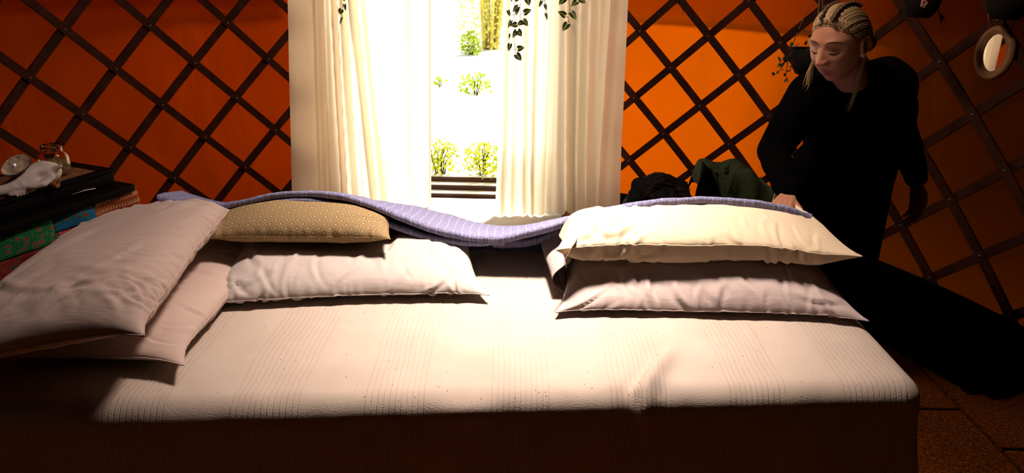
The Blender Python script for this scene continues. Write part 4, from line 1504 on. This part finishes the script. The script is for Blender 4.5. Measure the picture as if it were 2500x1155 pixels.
def hand(mb, wrist, fwd, up, side, curl):
    """palm, four fingers of unequal length and a thumb from the palm's side; up = back of the hand"""
    f, u = fwd.normalized(), (up - fwd * up.dot(fwd) / fwd.length_squared).normalized()
    r = f.cross(u) * side                      # towards the thumb
    for k in range(4):
        o = (-.027 + .018 * k) * 1.0
        mb.caps(wrist + r * o * .55 + f * .012, wrist + f * .078 + r * o, .0125, .0105, 10)
    lens = [(.026, .018, .015), (.034, .022, .018), (.037, .025, .019), (.033, .022, .018)]   # little .. index
    for k in range(4):
        o = -.027 + .018 * k
        p = wrist + f * .080 + r * o
        a = curl * .5
        for q, L in enumerate(lens[k]):
            d = (f * math.cos(a) - u * math.sin(a) + r * (.05 * (k - 1.5))).normalized()
            p2 = p + d * L
            mb.caps(p, p2, .0088 - .0009 * q, .0080 - .0009 * q, 8)
            p = p2
            a += curl * .75
    p = wrist + f * .022 + r * .022
    for L, (cf, cr_, cu) in zip((.034, .028, .022), ((.60, .75, -.15), (.85, .45, -.25), (.95, .15, -.35))):
        p2 = p + (f * cf + r * cr_ + u * cu).normalized() * L
        mb.caps(p, p2, .0105, .0092, 8)
        p = p2
hand(body, J['wrR'] + V3((-.004, -.012, -.004)), V3((-.42, -.55, -.30)), V3((0.0, -.1, 1)), -1, .35)
hand(body, J['wrL'], V3((.10, -.25, -.9)), V3((.95, .1, .1)), 1, .5)
r = remeshed(body, .0028, 2)
woman = empty('person', (1.22, 2.56, 0), 'woman with tied blonde hair in black clothes leaning over the right bed end', 'person')
ob = put('body', r, M['skin'], woman)
ca = ob.data.color_attributes.new('Col', 'FLOAT_COLOR', 'POINT')
arr = np.array(r.v)
Lc = np.stack([(arr - np.array(HC)) @ np.array(v) for v in (HF, HL, HU)], -1)
base = np.array([0.48, 0.205, 0.11])
cols = np.tile(base, (len(arr), 1))
def blend(mask, c):
    global cols
    cols = cols + (np.array(c) - cols) * mask[:, None]
x_, y_, z_ = Lc[:, 0], Lc[:, 1], Lc[:, 2]
fr_ = (x_ > .05).astype(float)
blend(fr_ * .9 * np.exp(-(y_ / .022) ** 4 - ((z_ + .0595) / .0115) ** 4), (0.30, 0.09, 0.07))
blend(fr_ * .45 * np.exp(-(y_ / .015) ** 2 - ((z_ + .022) / .014) ** 2), (0.46, 0.15, 0.10))
blend(fr_ * .35 * np.exp(-((np.abs(y_) - .045) / .02) ** 2 - ((z_ + .022) / .018) ** 2), (0.45, 0.16, 0.105))
blend(fr_ * .35 * np.exp(-((np.abs(y_) - .031) / .018) ** 2 - ((z_ - .010) / .010) ** 2), (0.20, 0.085, 0.055))
ca.data.foreach_set('color', np.c_[cols, np.ones(len(cols))].astype(np.float32).ravel())
M['brow'] = simple('brown_brow_hair', (0.10, 0.05, 0.02), .9, .1, .3, 200)
M['lash'] = simple('dark_lashes', (0.012, 0.007, 0.005), .8, .1, .3)
for s in (-1, 1):
    pts = []
    for t in np.linspace(0, 1, 9):
        y = s * (.013 + .038 * t)
        z = .034 + .006 * math.sin(PI * t * .8) - .006 * t
        pts.append(hw(face_x(y, z) - .0005, y, z))
    put('eyebrow', MB().tube(pts, [.0012, .0024, .0028, .0028, .0026, .0023, .0019, .0014, .0008], 6, flat=1.2), M['brow'], woman)
    pts = []
    for t in np.linspace(0, 1, 9):
        y = s * (.018 + .027 * t)
        z = .0045 - .0045 * math.sin(PI * t)
        pts.append(hw(face_x(y, z) + .0006, y, z))
    put('eyelashes', MB().tube(pts, [.0008, .0013, .0016, .0018, .0018, .0018, .0016, .0013, .0008], 6), M['lash'], woman)

def hair_mat():
    m, nt, b = new_mat('blonde_hair')
    uv = coords(nt, 'UV')
    nz = noise(nt, uv, 60, 4, .6, stretch=(1, .05, 1))
    nt.links.new(ramp(nt, nz, [(.30, (.15, .075, .025)), (.5, (.40, .25, .10)), (.68, (.62, .44, .20))]), b.inputs['Base Color'])
    b.inputs['Roughness'].default_value = .38
    b.inputs['Specular IOR Level'].default_value = .5
    bump(nt, b, nz, .6, .002)
    return m
M['hair'] = hair_mat()
M['hair_root'] = simple('darker_hair_roots', (0.10, 0.05, 0.02), .6, .3, .4, 90)
def hairline(th):
    a = abs(th)
    return float(np.interp(a, [0, .25, .7, 1.15, 1.45, 1.62, 1.8, 2.2, PI], [.078, .076, .066, .048, .020, -.002, -.020, -.062, -.078]))
def surf(th, z, off):
    ph = math.asin(max(-1, min(1, z / .110)))
    x, y, zz = head_local(th, ph, False)
    n = V3((x / .0088, y / .0055, zz / .0121)).normalized()
    return V3((x, y, zz)) + n * off
hair = MB()
P, U = [], []
for j in range(26):
    t = j / 25
    row, u = [], []
    for i in range(120):
        th = -PI + 2 * PI * i / 119
        z0 = hairline(th)
        zz = .110 * math.sin(math.asin(z0 / .110) + (PI / 2 - math.asin(z0 / .110)) * t)
        q = surf(th, zz, max(.0015, .010 * min(1, .05 + t * 4)) + .0014 * math.sin(th * 40 + t * 3))
        row.append(hw(*q))
        u.append((th, t))
    P.append(row)
    U.append(u)
hair.grid(P, U)
hro = put('hair', hair, M['hair'], woman)
locks = MB()
def lock(th0, k, rad, wob, end):
    pts = []
    z0 = hairline(th0) + rr.uniform(-.002, .004)
    a = surf(th0, z0, .006)
    d0 = a.normalized()
    d1 = V3((-.82, end, -.20)).normalized()
    ang = d0.angle(d1)
    axis = d0.cross(d1)
    if axis.length < 1e-5: axis = V3((0, 1, 0))
    axis.normalize()
    for q in np.linspace(0, 1, 16):
        dd = Quaternion(axis, ang * q) @ d0
        dd = (dd + V3((0, 0, .30 * math.sin(PI * q) * k))).normalized()
        # radius of the head in this direction
        x, y, z = dd.x * (.094 if dd.x > 0 else .100), dd.y * .074, dd.z * .110
        e = V3((x, y, z))
        lift = .0105 * min(1, .25 + q * 5) + wob * math.sin(q * 17)
        pts.append(hw(*(e + e.normalized() * lift)))
    locks.tube(pts, [rad * (.45 + .75 * math.sin(PI * min(.92, q * .8 + .2))) for q in np.linspace(0, 1, 16)], 8, flat=.55)
rr = random.Random(9)
for i in range(170):
    th0 = -1.75 + 3.5 * i / 169
    lock(th0, .25 + .25 * math.cos(th0) + rr.uniform(-.05, .05), rr.uniform(.0022, .0034), 0.0, .12 * (1 if th0 > 0 else -1) * abs(math.sin(th0)))
locks.uv = [(p[0] * 9 + p[1] * 9, p[2] * 2) for p in locks.v]
put('hair_lock', locks, M['hair'], woman)
tw = MB()
for s, th0 in ((1, .16), (-1, -.16), (1, .42)):            # two small twists either side of the parting and one beside them
    pts = []
    for q in np.linspace(0, 1, 40):
        a = math.asin(hairline(th0) / .110) + .16 + q * 1.40
        x, y, z = math.cos(a) * .094 if math.cos(a) > 0 else math.cos(a) * .1, (.012 + .02 * abs(th0) + .006 * q) * s, math.sin(a) * .110
        e = V3((x, y, z))
        pts.append(hw(*(e + e.normalized() * (.0125 + .0012 * math.sin(q * 75)) + V3((0, .0025 * math.cos(q * 60), 0)))))
    tw.tube(pts, [.0046 + .0008 * math.sin(q * 75) for q in np.linspace(0, 1, 40)], 8)
put('hair_twist', tw, M['hair_root'], woman)
bun = MB()
bc = hw(-.118, 0.0, -.030)
for k in range(9):
    a = k * .7
    pts = [bc + HU * (.030 * math.sin(t + a) * math.cos(a * .5)) + HL * (.034 * math.cos(t + a)) - HF * (.014 + .014 * math.sin(t * .5 + a)) for t in np.linspace(0, 4.5, 14)]
    bun.tube(pts, [.006 + .007 * math.sin(PI * i / 13) for i in range(14)], 8)
bun.ball(bc, (.034, .034, .034))
put('hair_bun', bun, M['hair_root'], woman)
ws = MB()
rr = random.Random(21)
for k in range(11):
    o = rr.uniform(-10, 10)
    y = 2.285 + rr.uniform(-.015, .015)
    sx = rr.uniform(-8, 10)
    pts = [hw(.030 + rr.uniform(-.01, .01), -.074, .030), at_y(1986 + o * .4, 150, y), at_y(1976 + o * .7 + sx * .3, 180 + rr.uniform(-6, 6), y), at_y(1972 + o + sx * .6, 204 + rr.uniform(-10, 8), y), at_y(1966 + o * .6 + sx, 222 + rr.uniform(-12, 24), y)]
    ws.tube(pts, [.0018, .0020, .0017, .0012, .0004], 5)
ws.uv = [(p[0] * 30, p[2] * 2) for p in ws.v]
put('loose_strand', ws, M['hair'], woman)
ws = MB()
for k in range(7):
    o = rr.uniform(-4, 4)
    pts = [hw(-.005, .082, -.028), at_y(2096 + o, 190, 2.185), at_y(2086 + o, 230, 2.19), at_y(2078 + o, 252, 2.20), at_y(2066 + o * 1.4, 272 + rr.uniform(-14, 8), 2.205)]
    ws.tube(pts, [.0016, .0022, .0020, .0015, .0004], 5)
ws.uv = [(p[0] * 30, p[2] * 2) for p in ws.v]
put('loose_strand', ws, M['hair'], woman)
M['silver'] = simple('silver_hoop', (.75, .68, .6), .2, .5, .1, 20, metal=1.0)
ec = hw(.002, .083, -.036)
put('earring', MB().tube([ec + HU * (.0085 * math.sin(t)) + HF * (.0085 * math.cos(t)) for t in np.linspace(0, 2 * PI, 20)], .0013, 6, cap=False), M['silver'], woman)
# clothes
top = MB()
for s in 'RL':
    top.caps(J['nb'] + V3((0.01, .02, -.03)), J['sh' + s], .064, .072, 16)
    top.caps(J['sh' + s], J['el' + s], .074, .054, 16)
    top.caps(J['el' + s], J['wr' + s].lerp(J['el' + s], .18), .054, .043, 16)
top.caps(J['chest'] + V3((-.01, -.02, .0)), J['waist'], .140, .150, 24)
top.caps(J['shR'] + V3((.03, .03, 0)), J['shL'] + V3((-.02, .03, 0)), .082, .085, 16)
top.caps(J['chest'] + V3((.07, .05, .045)), J['waist'] + V3((.06, .02, .03)), .115, .12, 20)
top.caps(V3((1.11, 2.36, .98)), V3((1.15, 2.42, .68)), .105, .13, 20)
top.caps(V3((1.22, 2.46, .95)), V3((1.21, 2.50, .60)), .135, .15, 20)
top.caps(V3((1.17, 2.46, .70)), V3((1.18, 2.48, .55)), .13, .13, 20)
r = remeshed(top, .010, 6)
nb, hd_ = np.array(J['nb']), np.array(HC)
for i, v in enumerate(r.v):
    q = V3(v)
    k = .010 * vnoise(q.x * 11, q.y * 11, q.z * 5) + .004 * vnoise(q.x * 34, q.y * 34, q.z * 16)
    c = J['chest'].lerp(J['waist'], .5)
    r.v[i] = tuple(q + (q - c).normalized() * k)
put('tunic', r, M['black_cloth'], woman)
for s in 'RL':
    cu = MB()
    a, b = J['wr' + s].lerp(J['el' + s], .30), J['wr' + s].lerp(J['el' + s], .05)
    cu.caps(a, b, .041, .038, 14)
    put('cuff', cu, M['black_cloth'], woman)
tr = MB()
for s in 'RL':
    tr.caps(J['hi' + s], J['kn' + s], .105, .080, 16)
    tr.caps(J['kn' + s], J['an' + s] + V3((0, 0, .03)), .080, .062, 16)
tr.caps(J['hiR'], J['hiL'], .11, .11, 16)
put('trousers', remeshed(tr, .011, 5), M['black_cloth'], woman)
for s in 'RL':
    fd = V3((-.35, -.93, 0)).normalized()
    sh = MB()
    sh.caps(J['an' + s] - V3((0, 0, .028)) - fd * .035, J['an' + s] - V3((0, 0, .035)) + fd * .15, .042, .034, 16)
    sh.caps(J['an' + s] + V3((0, 0, .03)), J['an' + s] - V3((0, 0, .03)), .044, .042, 16)
    rs_ = remeshed(sh, .007, 3)
    rs_.v = [(p[0], p[1], max(p[2], .001)) for p in rs_.v]
    put('shoe', rs_, M['black'], woman)

# ================================================================== MIRROR
mc = at_wall(2430, 129, YR - .055)
dm = (mc - V3((0, 0, CAM_Z))).normalized()
tm = (V3((-1.12, 4.15, .80)) - mc).normalized()
mn = (tm - dm).normalized()
mx_ = V3((0, 0, 1)).cross(mn).normalized()
my_ = mn.cross(mx_)
mir = empty('wall_mirror', mc - my_ * .105, 'small oval mirror in a moulded wooden frame hanging on the right wall', 'mirror')
prof = [(.052, .006), (.054, .012), (.060, .010), (.064, .016), (.076, .020), (.084, .016), (.088, .006), (.086, -.006), (.052, -.006)]
P = []
for r_, h_ in prof + prof[:1]:
    P.append([mc + mx_ * (r_ * .98 * math.cos(t)) + my_ * ((r_ + .022) * math.sin(t)) + mn * h_ for t in np.linspace(0, 2 * PI, 48, endpoint=False)])
M['mirror_frame'] = simple('pale_brown_frame', (.26, .12, .045), .6, .3, .3, 18, 40, .3, .002)
put('frame', MB().grid(P, closed_u=True), M['mirror_frame'], mir)
M['mirror'] = simple('mirror_glass', (.9, .9, .9), .01, .5, 0.0, metal=1.0)
gl = MB()
vs = [mc + mn * .005] + [mc + mx_ * (.0525 * math.cos(t)) + my_ * (.0755 * math.sin(t)) + mn * .005 for t in np.linspace(0, 2 * PI, 48, endpoint=False)]
gl.add(vs, [(0, 1 + i, 1 + (i + 1) % 48) for i in range(48)])
put('glass', gl, M['mirror'], mir, smooth=False)
M['cord'] = simple('rusty_pink_cord', (.22, .07, .05), .9, .1)
for sx, px_ in ((-1, 2412), (1, 2478)):
    a = mc + mx_ * (sx * -.03) + my_ * .10
    put('cord', MB().tube([mc + mx_ * (.045 * (1 if sx > 0 else -1) * (1 if mx_.x > 0 else -1)) + my_ * .085, at_wall(px_, 35, YR - .06), at_wall(2450, -60, YR - .05)], .0028, 6), M['cord'], mir)

# ================================================================== HANGING PLANTERS
M['pot'] = simple('dark_planter', (.006, .003, .0025), .8, .15)
M['dark_leaf'] = simple('dark_green_leaf', (.020, .026, .010), .6, .2, .4, 20)
M['twine'] = simple('pale_twine', (.22, .12, .06), .9, .1)
SL = MB()
SL.grid([[V3((s * w, k, .12 * abs(s) * w)) for s in (-1, 0, 1)] for k, w in ((0, .03), (.2, .36), (.45, .42), (.75, .25), (1, .01))])
SMALL = SL.mesh('leaf')
SMALL.materials.append(M['dark_leaf'])
def planter(c, rad, hgt, hang_to, label, trails, nl, seed, spread=(1, 0, 0), top=0.04):
    rr = random.Random(seed)
    root = empty('hanging_planter', c - V3((0, 0, hgt / 2)), label, 'planter')
    pr = [(rad * .55, -hgt / 2), (rad * .8, -hgt * .2), (rad, hgt / 2), (rad * .92, hgt / 2), (rad * .7, hgt * .3)]
    put('pot', MB().lathe(c, pr, 20), M['pot'], root)
    for k in range(3):
        a = 2.1 * k + .4
        put('cord', MB().tube([c + V3((rad * math.cos(a), rad * math.sin(a), hgt / 2 - .005)), hang_to], .0018, 5), M['twine'], root)
    sm = MB()
    pos = []
    for tr_ in trails:
        pts = [c + V3((0, 0, hgt / 2 - .01))] + [V3(p) for p in tr_]
        sm.tube(pts, .0016, 5)
        for a, b in zip(pts[:-1], pts[1:]):
            n_ = max(2, int((b - a).length / .014))
            for q in range(n_): pos.append(a.lerp(b, q / n_))
    for k in range(nl): 
        pos.append(c + V3((rr.gauss(0, rad * .8), rr.gauss(0, rad * .6), hgt / 2 + abs(rr.gauss(0, top)))))
    put('stem', sm, M['dark_leaf'], root)
    for p in pos:
        q = Quaternion((rr.uniform(-1, 1), rr.uniform(-1, 1), rr.uniform(-1, 1), rr.uniform(-1, 1))).normalized()
        s_ = rr.uniform(.012, .024)
        put_copy('leaf', SMALL, root, Matrix.Translation(p) @ q.to_matrix().to_4x4() @ Matrix.Scale(s_, 4))
    return root
YP = 2.95
pa = lambda x, y, yy=YP: at_y(x, y, yy)
planter(pa(1972, 150), .075, .10, pa(2006, -60), 'small hanging plant with thin trailing stems half hidden behind the woman',
        [[pa(1930, 130), pa(1912, 160), pa(1900, 178), pa(1884, 186)], [pa(1925, 140), pa(1918, 185), pa(1925, 200)], [pa(1940, 125), pa(1930, 170)], [pa(1935, 135), pa(1905, 150), pa(1897, 165)]], 50, 4)
p2 = planter(at_y(2248, 12, 2.9), .075, .09, at_y(2250, -160, 2.9), 'dark hanging plant with one pale bloom at the top edge, right of the woman',
             [[at_y(2290, 20, 2.88), at_y(2298, 60, 2.88)], [at_y(2205, 15, 2.88), at_y(2196, 40, 2.88)]], 40, 6)
M['bloom'] = simple('pale_pink_bloom', (.45, .22, .16), .8, .2)
fb_ = MB()
fc = at_y(2256, 8, 2.80)
for k in range(5):
    a = k * 2 * PI / 5
    fb_.ball(fc + V3((.008 * math.cos(a), -.002, .010 * math.sin(a))), (.007, .004, .009), 8, 6)
put('bloom', fb_, M['bloom'], p2)
planter(at_wall(2462, 14, YR - .16), .085, .10, at_wall(2462, -170, YR - .16), 'dark hanging plant directly above the oval mirror', [[at_wall(2425, 20, YR - .14), at_wall(2418, 45, YR - .12)]], 40, 8)
# bunch of dried stalks hooked on the lattice
ds = empty('dried_stalks', at_wall(1662, -20, YR - .06), 'few thin dried stalks hanging from the lattice right of the curtain', 'stalks')
for k, (x0, x1, y1) in enumerate(((1655, 1640, 8), (1662, 1668, 38), (1668, 1672, 14), (1660, 1651, 12))):
    put('stalk', MB().tube([at_wall(1660, -40, YR - .05), at_wall(x0, -8, YR - .06), at_wall(x1, y1, YR - .07)], [.004, .003, .001], 5), M['dark_leaf'], ds)

# ================================================================== LOW BLACK BENCH along the right wall
tb = math.radians(66)
bc_ = on_wall(tb, 0, 2.10)
BR_ = Matrix.Rotation(-tb, 3, 'Z')
bench = empty('low_bench', bc_, 'low black covered bench along the right hand wall under the mirror', 'bench')
put('seat', MB().bevel_box(bc_ + V3((0, 0, .13)), (.62, .21, .035), .02, BR_), M['black_cloth'], bench)
for sx in (-1, 1):
    put('side_panel', MB().bevel_box(bc_ + BR_ @ V3((sx * .56, 0, .047)), (.02, .19, .047), .005, BR_), M['black'], bench, False)
put('front_panel', MB().bevel_box(bc_ + BR_ @ V3((0, -.17, .05)), (.535, .012, .044), .004, BR_), M['black'], bench, False)
M['gilt'] = simple('dull_gilt_edge', (.30, .16, .05), .5, .5, .3, 40)
put('edge_trim', MB().tube([bc_ + BR_ @ V3((-.615, y, .166)) for y in (-.19, 0, .19)], .003, 6), M['gilt'], bench)
